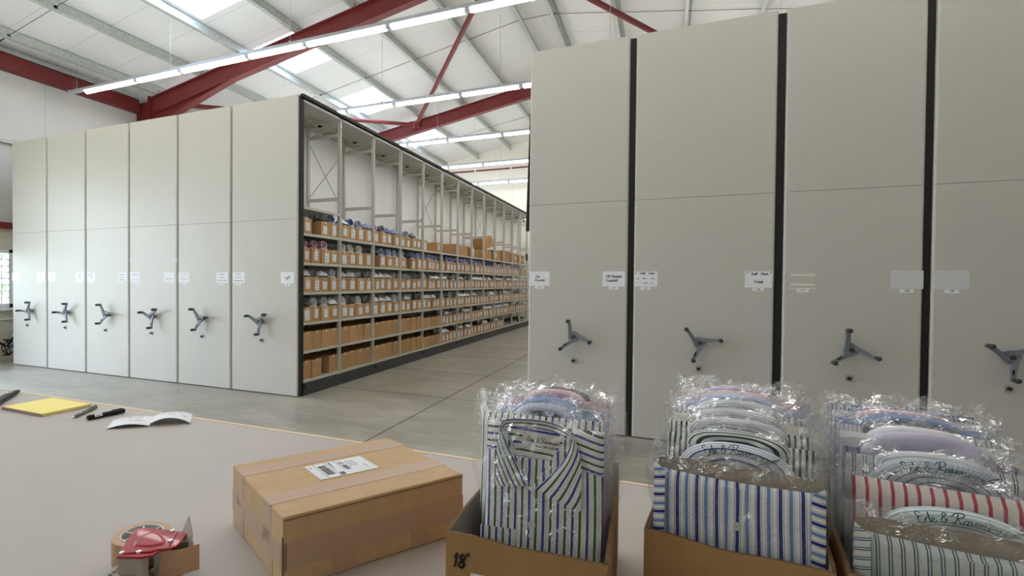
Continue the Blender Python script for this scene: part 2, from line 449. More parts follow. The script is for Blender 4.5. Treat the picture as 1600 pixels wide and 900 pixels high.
M['red_gloss'] = mat('red_enamelled_steel', lin(172, 28, 44), .36, spec=.3, coat=.12, bump=.12, bscale=500)
M['grey_plastic'] = mat('warm_grey_plastic', lin(176, 168, 158), .5)
M['grey_rib'] = mat('grey_ribbed_rubber', lin(122, 114, 106), .6)
M['tape_roll'] = mat('brown_tape_roll', lin(194, 154, 122), .45, noise=.05, nscale=80)
M['tape_face'] = mat('brown_tape_adhesive', lin(208, 170, 138), .4, noise=.05, nscale=60)
M['hub'] = mat('white_hub', lin(214, 214, 212), .4)
M['steel_blade'] = mat('grey_steel_plate', lin(150, 155, 152), .32, metal=.8)
M['bag'] = film('clear_polythene', .02, .05, 50, .85, .038, .5)
M['bag_small'] = mat('bagged_cloth', (1, 1, 1, 1), .32, objcol=True, bump=.6, bscale=38, coat=.5, noise=.08, nscale=30)
M['button'] = mat('pearl_button', lin(228, 228, 226), .25)
M['cardboard_insert'] = mat('brown_grey_card', lin(150, 138, 124), .8, noise=.03, nscale=40)
def label_mat():
    """white label with rows of faint printing"""
    m, t, out = nt('printed_label')
    p = N(t, 'ShaderNodeBsdfPrincipled'); p.inputs['Roughness'].default_value = .7
    uv = N(t, 'ShaderNodeUVMap'); sp = N(t, 'ShaderNodeSeparateXYZ'); t.links.new(uv.outputs[0], sp.inputs[0])
    oi = N(t, 'ShaderNodeObjectInfo')
    row = math_n(t, 'MULTIPLY', sp.outputs[1], 4.0)
    inrow = math_n(t, 'MULTIPLY', math_n(t, 'GREATER_THAN', math_n(t, 'FRACT', row), .35), math_n(t, 'LESS_THAN', math_n(t, 'FRACT', row), .8))
    cb = N(t, 'ShaderNodeCombineXYZ')
    t.links.new(math_n(t, 'ADD', math_n(t, 'MULTIPLY', sp.outputs[0], 14.0), math_n(t, 'MULTIPLY', oi.outputs['Random'], 90.0)), cb.inputs[0])
    t.links.new(math_n(t, 'FLOOR', row), cb.inputs[1])
    nz = N(t, 'ShaderNodeTexNoise'); nz.inputs['Scale'].default_value = 1.0; t.links.new(cb.outputs[0], nz.inputs[0])
    on = math_n(t, 'MULTIPLY', math_n(t, 'GREATER_THAN', nz.outputs[0], .5), inrow)
    mg = math_n(t, 'MULTIPLY', math_n(t, 'GREATER_THAN', sp.outputs[0], .12), math_n(t, 'LESS_THAN', sp.outputs[0], .88))
    on = math_n(t, 'MULTIPLY', on, mg)
    t.links.new(mix_rgb(t, lin(242, 242, 244), lin(140, 148, 172), on), p.inputs['Base Color'])
    t.links.new(p.outputs[0], out.inputs[0])
    return m
M['label'] = label_mat()
W_ = lin(249, 249, 249)
# cloths
M['cloth_bg'] = stripes('blue_green_stripe', .0212, [(.06, .25, lin(58, 76, 160)), (.33, .36, lin(190, 180, 172)), (.44, .47, lin(190, 180, 172)), (.56, .74, lin(60, 100, 72)), (.83, .86, lin(190, 180, 172)), (.93, .96, lin(190, 180, 172))], W_)
M['cloth_blue'] = stripes('navy_and_blue_stripe', .0266, [(.02, .06, lin(150, 152, 178)), (.1, .27, lin(48, 62, 136)), (.32, .35, lin(150, 152, 178)), (.5, .53, lin(190, 190, 200)), (.57, .74, lin(118, 148, 200)), (.79, .82, lin(170, 172, 190))], lin(248, 248, 250))
M['cloth_teal'] = stripes('teal_double_stripe', .0128, [(.1, .22, lin(66, 104, 124)), (.34, .46, lin(84, 122, 136))], lin(214, 216, 216))
M['cloth_pale_teal'] = stripes('pale_cloth_with_teal_lines', .0085, [(.2, .33, lin(84, 146, 150)), (.48, .6, lin(130, 178, 180))], lin(228, 234, 236))
M['cloth_bluearc'] = stripes('white_cloth_with_blue_lines', .012, [(.2, .38, lin(96, 112, 186)), (.7, .8, lin(170, 186, 222))], lin(236, 238, 242))
M['cloth_dkgreen'] = stripes('dark_green_stripe', .0083, [(.25, .66, lin(62, 78, 72))], lin(228, 231, 228))
M['cloth_grey'] = stripes('fine_grey_stripe', .006, [(.3, .55, lin(164, 170, 186))], lin(228, 230, 234))
M['cloth_lilac'] = stripes('lilac_stripe', .0086, [(.25, .62, lin(160, 148, 186))], lin(226, 222, 234))
M['cloth_ltblue'] = stripes('pale_blue_cloth', .004, [(.3, .6, lin(184, 196, 226))], lin(206, 214, 236))
M['cloth_pink'] = stripes('pink_cloth', .004, [(.3, .6, lin(226, 186, 196))], lin(240, 212, 218))
M['cloth_cream'] = stripes('cream_cloth', .005, [(.3, .4, lin(222, 212, 190))], lin(238, 234, 222))
M['cloth_red'] = stripes('red_stripe', .0142, [(.3, .58, lin(192, 84, 98))], lin(236, 226, 224))
M['cloth_check'] = stripes('fine_blue_check', .0046, [(.2, .45, lin(150, 172, 194))], lin(226, 230, 234), .0046, [(.2, .45, lin(196, 206, 222))])
M['cloth_purplecheck'] = stripes('violet_check', .014, [(.3, .52, lin(132, 124, 170))], lin(208, 200, 222), .014, [(.3, .52, lin(176, 170, 206))])
M['cloth_lilac_plain'] = stripes('plain_lilac_cloth', .02, [(.4, .42, lin(196, 190, 214))], lin(208, 202, 224))
M['cloth_blue_plain'] = stripes('plain_blue_cloth', .003, [(.3, .6, lin(132, 158, 214))], lin(158, 180, 226))
M['cloth_navy'] = stripes('dark_navy_cloth', .006, [(.3, .5, lin(84, 86, 100))], lin(62, 64, 78))
M['cloth_gingham'] = stripes('navy_gingham', .0062, [(.2, .6, lin(120, 126, 160))], lin(232, 232, 240), .0062, [(.2, .6, lin(170, 174, 200))])
M['cloth_charcoal'] = stripes('charcoal_cloth', .004, [(.3, .6, lin(110, 112, 116))], lin(94, 94, 98))
M['cloth_white'] = stripes('white_cloth', .006, [(.3, .36, lin(220, 222, 226))], lin(238, 239, 242))
M['label_cloth'] = mat('woven_label', lin(226, 224, 216), .8, bump=.1, bscale=900)
# ------------------------------------------------------------------ the building
TAN = tan(radians(10)); XR = 1.77; XW = -6.9; XE = 10.44; YF = -11.5; YG = 14.8
def zr(x, off=0):
    """underside of the purlins (top of the rafters) at x"""
    return 5.75 + TAN*((x if x <= XR else 2*XR-x) + 6.0) + off

mb = MB(); mb.box(XW-.3, XE+.3, YF-.3, YG+.3, -.2, 0)
struct(mb.build('floor', M['floor']))
for y in (.8, 2.68, 4.68, 6.5, 8.5, 10.5, 12.4):
    mb = MB(); mb.box(-.0, 2.95, y-.009, y+.009, -.004, .0015)
    struct(mb.build('trim_1', M['joint']))
mb = MB(); mb.box(1.722, 1.738, -5, 14, -.004, .0012); struct(mb.build('trim_2', M['joint']))

# left wall: blockwork below, liner sheet above, with the window and an added daylight opening
def wall_x(name, x0, x1, holes, z0, z1, y0, y1, m):
    """a wall slab between x0 and x1 with rectangular holes (ya, yb, za, zb)"""
    mb = MB()
    ys = sorted({y0, y1, *[h[0] for h in holes], *[h[1] for h in holes]})
    zs = sorted({z0, z1, *[h[2] for h in holes], *[h[3] for h in holes]})
    for a, b in zip(ys, ys[1:]):
        for c, d in zip(zs, zs[1:]):
            if any(h[0] <= a and b <= h[1] and h[2] <= c and d <= h[3] for h in holes): continue
            mb.box(x0, x1, a, b, c, d)
    return struct(mb.build(name, m))
WIN = [(-.95, .42, .97, 2.06)]
DAY_OPENING = (-5.6, -1.35, 0.0, 3.4)  # unseen opening added to bring daylight onto the left cabinets and floor
wall_x('wall_left', XW-.22, XW, WIN+[DAY_OPENING[:3]+(2.46,)], 0, 2.46, YF, YG, M['block'])
wall_x('wall_left', XW-.2, XW+.02, [DAY_OPENING[:2]+(2.56, DAY_OPENING[3])], 2.56, 5.9, YF, YG, M['wall_liner'])
mb = MB(); mb.box(XW-.1, XW+.07, YF, DAY_OPENING[0], 2.44, 2.56); mb.box(XW-.1, XW+.07, DAY_OPENING[1], YG, 2.44, 2.56); struct(mb.build('trim_3', M['red_steel']))
mb = MB(); mb.box(XW-.1, XW+.1, YF, 1.4, 4.03, 4.07); mb.box(XW-.1, XW+.12, YF, 1.4, 4.07, 4.11)
struct(mb.build('trim_4', M['galv']))
mb = MB(); mb.cyl((XW+.03, -1.2, .755), (XW+.03, 9, .755), .014, 8); struct(mb.build('trim_5', M['white_frame']))
# windows
for i, (ya, yb, za, zb) in enumerate(WIN):
    w = struct(empty('window_%d' % (i+1), (XW-.06, (ya+yb)/2, za)))
    hw = (yb-ya)/2; h = zb-za
    mb = MB()
    mb.box(-.05, .05, -hw, -hw+.07, 0, h); mb.box(-.05, .05, hw-.07, hw, 0, h)
    mb.box(-.05, .05, -hw, hw, 0, .08); mb.box(-.05, .05, -hw, hw, h-.07, h)
    mb.box(-.03, .03, -.025, .025, .07, h-.07)
    bevel(mb.build('frame', M['white_frame'], w), .006)
    mb = MB()
    for k in range(1, 8): mb.box(.035, .05, -hw+.05, hw-.05, .07+k*(h-.14)/8-.008, .07+k*(h-.14)/8+.008)
    for y in (-hw*.72, -hw*.36, hw*.36, hw*.72): mb.box(.03, .042, y-.008, y+.008, .07, h-.07)
    mb.build('bars', M['white_frame'], w)
    mb = MB(); mb.box(-.006, .006, -hw+.06, hw-.06, .06, h-.06); mb.build('pane', M['glass'], w)
    mb = MB(); mb.box(-.02, .16, -hw-.05, hw+.05, -.05, -.001); bevel(mb.build('sill', M['white_frame'], w), .006)
# gable, right and front walls
def gable(name, y0, y1, m):
    mb = MB()
    prof = [(XW-.2, 0), (XE+.2, 0), (XE+.2, zr(XE+.2)+.3), (XR, zr(XR)+.3), (XW-.2, zr(XW-.2)+.3)]
    mb.hexa([(x, y0, z) for x, z in prof], [(x, y1, z) for x, z in prof])
    return struct(mb.build(name, m))
gable('wall_back', YG, YG+.2, M['gable_liner'])
gable('wall_front', YF-.2, YF, M['gable_liner'])
mb = MB(); mb.box(XE, XE+.2, YF, YG, 0, 5.9); struct(mb.build('wall_right', M['wall_liner']))
for k in range(12):
    x0 = XW + .1 + k*1.44
    mb = MB(); mb.box(x0, x0+1.36, YG-.05, YG-.005, 5.9, 5.95); struct(mb.build('trim_6', M['red_steel']))

# roof sheets with the translucent sheets let in
SKY = [(-.3, 1.86), (3.25, 4.7), (6.6, 8.1), (9.8, 11.95)]
SX0, SX1 = -3.62, -2.42
def roof(name, xa, xb, holes, m):
    mb = MB()
    ys = sorted({YF-.3, YG+.3, *[v for h in holes for v in h]}); xs = sorted({xa, xb, SX0, SX1} if holes else {xa, xb})
    for a, b in zip(xs, xs[1:]):
        for c, d in zip(ys, ys[1:]):
            if holes and a == SX0 and any(h[0] <= c and d <= h[1] for h in holes): continue
            p = [(a, c), (b, c), (b, d), (a, d)]
            mb.hexa([(x, y, zr(x, .205)) for x, y in p], [(x, y, zr(x, .32)) for x, y in p])
    return struct(mb.build(name, m))
roof('ceiling', XW-.3, XR, SKY, M['ceiling'])
roof('ceiling', XR, XE+.3, [], M['ceiling'])
for i, (c, d) in enumerate(SKY):
    mb = MB()
    p = [(SX0-.02, c-.02), (SX1+.02, c-.02), (SX1+.02, d+.02), (SX0-.02, d+.02)]
    mb.add([(x, y, zr(x, .325)) for x, y in p], [(0, 1, 2, 3)])
    struct(mb.build('window_%d' % (i+3), M['skyl']))

# purlins: galvanised Z sections running the length of the roof
PX = [-6.25, -4.95, -3.7, -2.39, -1.1, .22, 1.42, 2.14, 3.38, 4.65, 5.88, 7.15, 8.45, 9.75]
for x in PX:
    mb = MB(); s = 1 if x < XR else -1; t = .006
    sl = TAN*s
    def quad(xa, xb, za, zb):
        z = lambda X: zr(x) + sl*(X-x)
        b = [(xa, YF, z(xa)+za), (xb, YF, z(xb)+za), (xb, YF, z(xb)+zb), (xa, YF, z(xa)+zb)]
        mb.hexa(b, [(p[0], YG-.02, p[2]) for p in b])
    quad(x-.003, x+.003, 0, .2)
    quad(x-.003, x+.068*s, 0, t) if s > 0 else quad(x-.068, x+.003, 0, t)
    quad(x-.068, x+.003, .194, .2) if s > 0 else quad(x-.003, x+.068, .194, .2)
    quad(x+.062*s-.003, x+.062*s+.003, 0, .02)
    quad(x-.062*s-.003, x-.062*s+.003, .18, .2)
    # rolled stiffener along the web
    quad(x-.012*s-.003, x-.012*s+.003, .075, .125)
    struct(mb.build('purlin_beam', M['galv']))
# sag rods between purlins
for y in (-.0, 5.8, 11.8):
    for a, b in zip(PX, PX[1:]):
        mb = MB(); mb.cyl((a, y, zr(a, .07)), (b, y+.02, zr(b, .09)), .006, 6)
        for q in (a, b): mb.box(q-.02, q+.02, y-.02, y+.03, zr(q, .06), zr(q, .1))
        struct(mb.build('roof_beam', M['rod']))
mb = MB(); mb.cyl((-6.25, 0, zr(-6.25, .07)), (-6.8, -.05, 5.62), .014, 6); struct(mb.build('roof_beam', M['rod']))

# red portal frames
def girder(mb, st, y, w=.17, t=.016, web=.012):
    """I section through stations (x, ztop, zbottom)"""
    for (xa, ta, ba), (xb, tb, bb) in zip(st, st[1:]):
        for (za, zb, d0, d1, hw) in ((ta, tb, -t, 0, w/2), (ba, bb, 0, t, w/2)):
            mb.hexa([(xa, y-hw, za+d0), (xa, y+hw, za+d0), (xa, y+hw, za+d1), (xa, y-hw, za+d1)],
                    [(xb, y-hw, zb+d0), (xb, y+hw, zb+d0), (xb, y+hw, zb+d1), (xb, y-hw, zb+d1)])
        mb.hexa([(xa, y-web/2, ba), (xa, y+web/2, ba), (xa, y+web/2, ta), (xa, y-web/2, ta)],
                [(xb, y-web/2, bb), (xb, y+web/2, bb), (xb, y+web/2, tb), (xb, y-web/2, tb)])
for y in (-2.95, 3.1, 9.2):
    for side in (0, 1):
        f = (lambda x: x) if not side else (lambda x: 2*XR-x)
        st = [(x, zr(x), zr(x)-d) for x, d in ((-6.46, .76), (-5.6, .58), (-4.0, .37), (-1.5, .36), (XR, .36))]
        st = [(f(x), a, b) for x, a, b in st]
        mb = MB(); girder(mb, st, y)
        # haunch line, end plate and bolts, purlin cleats
        xp = f(-6.46); mb.box(min(xp, xp-.02), max(xp, xp+.02), y-.09, y+.09, zr(-6.46)-.8, zr(-6.46)+.04)
        ra = [(f(x), zr(x)-d, zr(x)-d-.014) for x, d in ((-6.46, .4), (-4.0, .36))]
        girder(mb, [(a, b+.012, b-.002) for a, b, c in ra], y, .15, .006)
        for k in range(4):
            for s in (-1, 1):
                zz = zr(-6.46)-.1-k*.17
                mb.cyl((xp-.03, y+s*.055, zz), (xp+.035, y+s*.055, zz), .016, 6)
        for x in PX:
            if (x < XR) != (not side): continue
            mb.box(x-.012, x-.004, y-.06, y+.06, zr(x), zr(x)+.17)
            mb.cyl((x-.02, y-.03, zr(x)+.06), (x+.03, y-.03, zr(x)+.06), .012, 6); mb.cyl((x-.02, y+.03, zr(x)+.12), (x+.03, y+.03, zr(x)+.12), .012, 6)
        struct(mb.build('rafter_beam', M['red_steel']))
        mb = MB(); xc0, xc1 = sorted((f(-6.84), f(-6.47)))
        mb.box(xc0, xc0+.018, y-.09, y+.09, 0, zr(-6.8)); mb.box(xc1-.018, xc1, y-.09, y+.09, 0, zr(-6.5)); mb.box(xc0, xc1, y-.008, y+.008, 0, zr(-6.8))
        mb.box(xc0, xc1, y-.08, y+.08, zr(-6.46)-.8, zr(-6.46)-.78)
        struct(mb.build('steel_column', M['red_steel']))
# eaves beam along the left wall, with its galvanised gutter angle
for y0, y1 in ((YF, -3.05), (-2.86, 3.0), (3.2, 9.1), (9.3, YG)):
    mb = MB(); x = -6.8
    mb.box(x-.1, x+.07, y0, y1, 5.35, 5.37); mb.box(x-.1, x+.07, y0, y1, 5.62, 5.64); mb.box(x+.035, x+.05, y0, y1, 5.35, 5.64)
    struct(mb.build('eaves_beam', M['red_steel']))
    mb = MB(); mb.box(x-.09, x+.12, y0, y1, 5.665, 5.675); mb.box(x+.11, x+.12, y0, y1, 5.64, 5.7); struct(mb.build('eaves_trim', M['galv']))
# wind bracing tubes in the roof plane
for a, b in (((XR-.1, 3.25), (-2.5, 9.1)), ((-6.3, 3.2), (-2.62, 9.02)), ((XR+.1, 3.25), (6.04, 9.1))):
    mb = MB(); mb.cyl((a[0], a[1], zr(a[0], -.12)), (b[0], b[1], zr(b[0], -.12)), .055, 14)
    for q in (a, b): mb.box(q[0]-.1, q[0]+.1, q[1]-.006, q[1]+.006, zr(q[0], -.24), zr(q[0], -.02))
    struct(mb.build('brace_beam', M['red_steel']))

# outside, seen through the windows
mb = MB(); mb.box(-60, XW-.22, -60, 60, -.3, -.12); struct(mb.build('ground', mat('rough_grass', lin(170, 172, 130), .9, noise=.25, nscale=3)))
def shrub(loc, r, seed, label):
    mb = MB(); q = random.Random(seed)
    for k in range(520):
        u = q.random()*2*pi; v = math.acos(1-2*q.random()); rr = r*(.75+.3*q.random())
        c = Vector((rr*sin(v)*cos(u), rr*sin(v)*sin(u), rr*.9+rr*cos(v)*1.05)); s = .16+.14*q.random()
        a = Vector((q.random()-.5, q.random()-.5, q.random()-.5)).normalized(); b = a.orthogonal().normalized()
        mb.add([c-a*s, c+b*s*.6, c+a*s, c-b*s*.6], [(0, 1, 2, 3)], smooth=False)
    mb.tube([(0, 0, -.1), (0, .05, r*.5), (.05, 0, r)], [.14, .1, .06], 7, 1)
    o = mb.build('garden_tree', [M['leaf'], M['bark']], None, loc)
    return tag(o, label, 'tree', 'trees outside the window')
M['leaf'] = mat('leaf_green', lin(150, 166, 128), .7, noise=.3, nscale=1.2); M['bark'] = mat('bark', lin(84, 70, 56), .9)
shrub((-21, 4.2, -.1), 2.3, 1, 'leafy green tree seen through the barred window beside the far left cabinet')
shrub((-24, 8.5, -.1), 2.6, 2, 'leafy green tree standing further off behind the one outside the window')
car = tag(empty('parked_car', (-13.2, 2.2, -.12), radians(70)), 'pale silver car parked outside the barred window', 'car')
prof = [(-2.1, .3), (2.1, .3), (2.15, .62), (1.3, .86), (.75, 1.36), (-1.0, 1.42), (-1.75, .95), (-2.15, .85)]
mb = MB(); mb.hexa([(x, -.82, z) for x, z in prof], [(x, .82, z) for x, z in prof]); bevel(mb.build('car_body', mat('silver_paint', lin(214, 218, 222), .25, metal=.3, coat=.5), car), .06, 3)
mb = MB()
for s in (-1, 1):
    mb.hexa([(-1.5, s*.825, .93), (1.1, s*.825, .9), (.68, s*.825, 1.3), (-.95, s*.825, 1.35)][::s], [(-1.5, s*.835, .93), (1.1, s*.835, .9), (.68, s*.835, 1.3), (-.95, s*.835, 1.35)][::s])
mb.build('car_window', M['dark'], car)
for x in (-1.3, 1.35):
    for y in (-.75, .75):
        mb = MB(); mb.cyl((x, y-.1, .32), (x, y+.1, .32), .32, 20); mb.cyl((x, y-.11, .32), (x, y+.11, .32), .19, 14); mb.build('wheel', M['pen_black'], car)

# strip-light rows: a continuous trunking hung on wires, one diffuser per tube
SEG_ALL = [-6.005, -4.555, -3.445, -1.941, -.801, .644, 1.833, 3.28, 4.43, 5.88, 7.03, 8.48]
def light_row(y, label, x0=0, x1=99):
    SEG = SEG_ALL[:x1]
    t = tag(empty('strip_light', (0, y, 5.12)), label, 'light', 'strip lights under the roof')
    mb = MB(); a = SEG[x0]-.45
    mb.box(a, SEG[-1]+.2, -.04, .04, .06, .115); mb.box(a, a+.02, -.05, .05, .04, .12); mb.box(SEG[x0]-.02, SEG[-1], -.055, .055, .05, .062)
    mb.build('trunking', M['trunk'], t)
    for p, q in zip(SEG[x0:], SEG[x0+1:]):
        mb = MB(); n = 10; pr = [(.058*cos(pi+pi*k/n), .05+.055*sin(pi+pi*k/n)) for k in range(n+1)]
        mb.hexa([(p+.05, u, v) for u, v in pr], [(q-.05, u, v) for u, v in pr]); mb.build('diffuser', M['lamp'], t)
    for p in SEG[x0+1:-1]:
        mb = MB(); mb.box(p-.048, p-.01, -.045, .045, .008, .05); mb.box(p-.012, p+.012, -.02, .02, .025, .05); mb.box(p+.01, p+.048, -.045, .045, .008, .05); mb.build('end_cap', M['trunk'], t)
    for x in PX:
        if x < SEG[x0]-.4 or x > SEG[-1] or PX.index(x) % 2: continue
        mb = MB(); mb.cyl((x, 0, .1), (x, 0, zr(x)-5.12), .004, 6); mb.box(x-.02, x+.02, -.02, .02, .115, .145); mb.build('hanging_wire', M['trunk'], t)
light_row(1.22, 'longest lit strip light row, nearest, crossing above the left grey cabinets')
light_row(4.27, 'second lit strip light row, crossing just behind the open shelving top corner')
light_row(7.32, 'third lit strip light row, beyond the second red rafter')
light_row(10.37, 'fourth lit strip light row, in front of the far white gable')
light_row(13.42, 'furthest lit strip light row, just under the thin red rail on the far gable')
light_row(-4.88, 'strip light row hung over the left half of the packing bench', 0, 8)  # unseen row added as fill over the bench, cut short on the right
light_row(-7.93, 'strip light row behind the packing bench, over the open floor', 0, 7)  # unseen part row added to light the fronts of shirts and cartons
light_row(-1.83, 'strip light row hung over the floor between packing bench and cabinets')  # out-of-view row added so the cabinet fronts get light
# ------------------------------------------------------------------ mobile shelving
HT = 3.9; SEAM = 2.31
def crank(parent, x, z, y, ang):
    """three-armed drive handle: hub, arms that leave the hub tangentially, grips pointing into the room"""
    h = link('crank_handle', None, parent, (x, y, z)) if False else None
    mb = MB()
    mb.cyl((0, .0, 0), (0, -.05, 0), .03, 20); mb.cyl((0, -.05, 0), (0, -.075, 0), .052, 24, .046); mb.cyl((0, -.075, 0), (0, -.083, 0), .026, 16)
    hub = mb.build('crank_handle', M['handle'], parent, (x, y, z))
    hub['label'] = 'grey three-armed crank handle'
    mb = MB(); mb.cyl((0, -.0825, 0), (0, -.0855, 0), .02, 16); mb.build('hub_cap', M['grip'], hub)
    for k in range(3):
        a = ang + k*2*pi/3
        d = Vector((cos(a), 0, sin(a))); n = Vector((-sin(a), 0, cos(a)))
        mb = MB()
        # curved root sweeping off the hub rim, then a straight tapering bar
        path = []
        for i in range(15):
            u = i/14
            off = .036*(1-u)**1.6; rad = -.015+.182*u
            path.append((d*rad + n*off, .021-.007*u))
        L = [p - n*w*0 + n*w for p, w in path]; R = [p - n*w for p, w in path]
        yb = [-.052-.03*(i/14) for i in range(15)]; th = .022
        for i in range(14):
            A = [L[i], R[i], R[i+1], L[i+1]]
            ys = [yb[i], yb[i], yb[i+1], yb[i+1]]
            mb.hexa([(p.x, yy, p.z) for p, yy in zip(A, ys)], [(p.x, yy-th, p.z) for p, yy in zip(A, ys)])
        e = path[-1][0]; mb.cyl((e.x, -.08, e.z), (e.x, -.108, e.z), .017, 14)
        arm = mb.build('crank_arm', M['handle'], hub)
        if k == 1:
            p = d*.11
            mb = MB(); mb.hexa([(p.x+d.x*s-n.x*.006*t, -.0935-.0015, p.z+d.z*s-n.z*.006*t) for s, t in ((-.02, -1), (.02, -1), (.02, 1), (-.02, 1))],
                               [(p.x+d.x*s-n.x*.006*t, -.098, p.z+d.z*s-n.z*.006*t) for s, t in ((-.02, -1), (.02, -1), (.02, 1), (-.02, 1))])
            mb.build('release_catch', M['dark'], hub)
        mb = MB(); mb.cyl((e.x, -.1, e.z), (e.x, -.165, e.z), .0165, 14, .0185); mb.cyl((e.x, -.165, e.z), (e.x, -.172, e.z), .0185, 14, .012)
        mb.build('grip', M['grip'], hub)
    return hub

def lock(parent, x, z, y):
    mb = MB(); mb.box(-.027, .027, -.005, 0, -.027, .027)
    p = bevel(mb.build('lock_plate', M['lockplate'], parent, (x, y, z)), .002)
    mb = MB(); mb.cyl((0, -.005, .0), (0, -.024, 0), .013, 14); mb.box(-.018, .004, -.03, -.022, -.006, .006); mb.build('lock_barrel', M['dark'], p)

def card(parent, x, z, y, lines, w=.208, h=.147, paper='paper', mini=False):
    mb = MB(); n = 6
    mb.hexa([(-w/2, -.0012, -h/2), (w/2, -.0012, -h/2), (w/2, -.0012, h/2), (-w/2, -.0012, h/2)], [(-w/2, 0, -h/2), (w/2, 0, -h/2), (w/2, 0, h/2), (-w/2, 0, h/2)])
    c = mb.build('paper_sign', M[paper], parent, (x, y, z))
    if lines:
        mb = MB()
        for (tx, tz, size, txt, seed) in lines:
            pl = lambda a, b, tx=tx, tz=tz: (tx+a, -.0018, tz+b)
            if txt: ink(mb, txt, pl, size, .0034, True)
            else:
                scrawl(mb, lambda a, b, tx=tx, tz=tz, sw=seed[1]: (tx-sw/2+a, -.0018, tz+b), seed[1], size, .004, seed[0])
        mb.build('handwriting', M['inkblack'], c)
    return c

def number(parent, x, z, y, txt):
    mb = MB(); mb.box(-.045, .045, -.001, 0, -.015, .015)
    c = mb.build('number_tag', M['paper'], parent, (x, y, z))
    link('numeral', text_mesh(txt, .03), c, (0, -.0015, 0)).data.materials.append(M['inkblack'])

def panels(t, x0, x1, y, gasket_l=False, gasket_r=False):
    for nm, za, zb in (('lower_end_panel', .012, SEAM-.0015), ('upper_end_panel', SEAM+.0015, HT)):
        mb = MB(); r = .02; n = 5
        prof = [(x0, y+.06)] + [(x0+r-r*cos(k*pi/2/n), y+r-r*sin(k*pi/2/n)) for k in range(n+1)] + [(x1-r+r*sin(k*pi/2/n), y+r-r*cos(k*pi/2/n)) for k in range(n+1)] + [(x1, y+.06)]
        mb.prism_z(prof, za, zb)
        mb.build(nm, M['panel'], t)
    if gasket_r:
        mb = MB(); mb.box(x1, x1+gasket_r, y+.022, y+.09, .012, HT-.02); mb.build('rubber_gasket', M['gasket'], t)
    if gasket_l:
        mb = MB(); mb.box(x0-gasket_l, x0, y+.022, y+.09, .012, HT-.02); mb.build('rubber_gasket', M['gasket'], t)

def closed_body(t, x0, x1, y, L):
    """the carriage behind the end panel: base, back-to-back shelf sides, top cover"""
    mb = MB(); mb.box(x0+.02, x1-.02, y+.06, y+L, 0.0, .16); mb.build('wheeled_base', M['plinth'], t)
    mb = MB(); mb.box(x0+.03, x1-.03, y+.06, y+L, .16, HT-.06); mb.build('shelf_block', M['shelf_steel'], t)
    mb = MB(); mb.box(x0+.015, x1-.015, y+.06, y+L, HT-.06, HT-.02); mb.build('top_cover', M['shelf_steel'], t)

LB = [-6.1747, -5.194, -4.1959, -3.1837, -2.1608, -1.1484, 0.0]
LANG = [60, 60, 118, 160, 128, 155]
LSIDE = ['first by the barred window', 'second from the window', 'third from the window', 'fourth from the window, with two tiny stickers', 'fifth from the window, next to the open unit']
HX = [-5.602, -4.619, -3.638, -2.622, -1.654, -.606]
LKX = [-5.726, -4.706, -3.714, -2.694, -1.679, -.611]
CX = [(-6.062, -5.356), (-5.062, -4.337), (-4.055, -3.333), (-3.056, -2.331), (-2.036, -1.311), (-1.012, -.193)]
def sc(seed, rows):
    return [(dx, dz, .014, None, (seed*10+i, w)) for i, (dx, dz, w) in enumerate(rows)]
LC = [(None, [(0, .02, .05), (0, -.03, .04)]), ([(0, .02, .05), (0, -.03, .06)], [(0, .03, .05), (0, -.01, .07), (0, -.045, .05)]),
      ([(-.03, .03, .11), (0, -.01, .07), (0, -.045, .03)], [(0, .03, .12), (0, -.01, .07), (0, -.05, .13)]),
      ([(0, .035, .13), (-.07, -.05, .02), (.02, -.05, .12)], [(0, -.03, .13)]),
      ([(0, .035, .12), (.01, -.03, .13)], [(0, .035, .12), (0, -.005, .09), (0, -.05, .16)]),
      ([(0, .035, .12), (.0, -.005, .12), (0, -.05, .17)], 'Light')]
def dress(t, i):
    crank(t, HX[i], .966, 0, radians(LANG[i])); lock(t, LKX[i], .711, 0)
    for k in (0, 1):
        rows = LC[i][k]
        x = CX[i][k]
        if rows == 'Light': card(t, x, 1.547, 0, [(0, -.012, .02, 'Light', 0)])
        else: card(t, x, 1.547, 0, sc(i*2+k+1, rows) if rows else [])
        number(t, x, 1.456, 0, str(i*2+k+1))
    if i == 3:
        for x in (-3.14, -2.2):
            mb = MB(); mb.box(x-.03, x+.03, -.001, 0, 1.79, 1.82); s = mb.build('small_sticker', M['paper'], t)
            mb = MB(); mb.box(x-.012, x+.012, -.0018, -.001, 1.8, 1.808); mb.build('printing', M['inkblack'], s)
for i in range(5):
    t = tag(empty('mobile_shelving_cabinet'), 'tall grey mobile shelving cabinet, ' + LSIDE[i], 'cabinet', 'closed cabinets left of the aisle')
    x0, x1 = LB[i]+.012, LB[i+1]-.014
    panels(t, x0, x1, 0); closed_body(t, x0, x1, 0, 13.0); dress(t, i)
    mb = MB(); mb.box(x1, x1+.014, .035, .06, .012, HT-.03); mb.build('edge_trim', mat('olive_grey_trim', lin(150, 148, 134), .6) if i == 0 else bpy.data.materials['olive_grey_trim'], t)

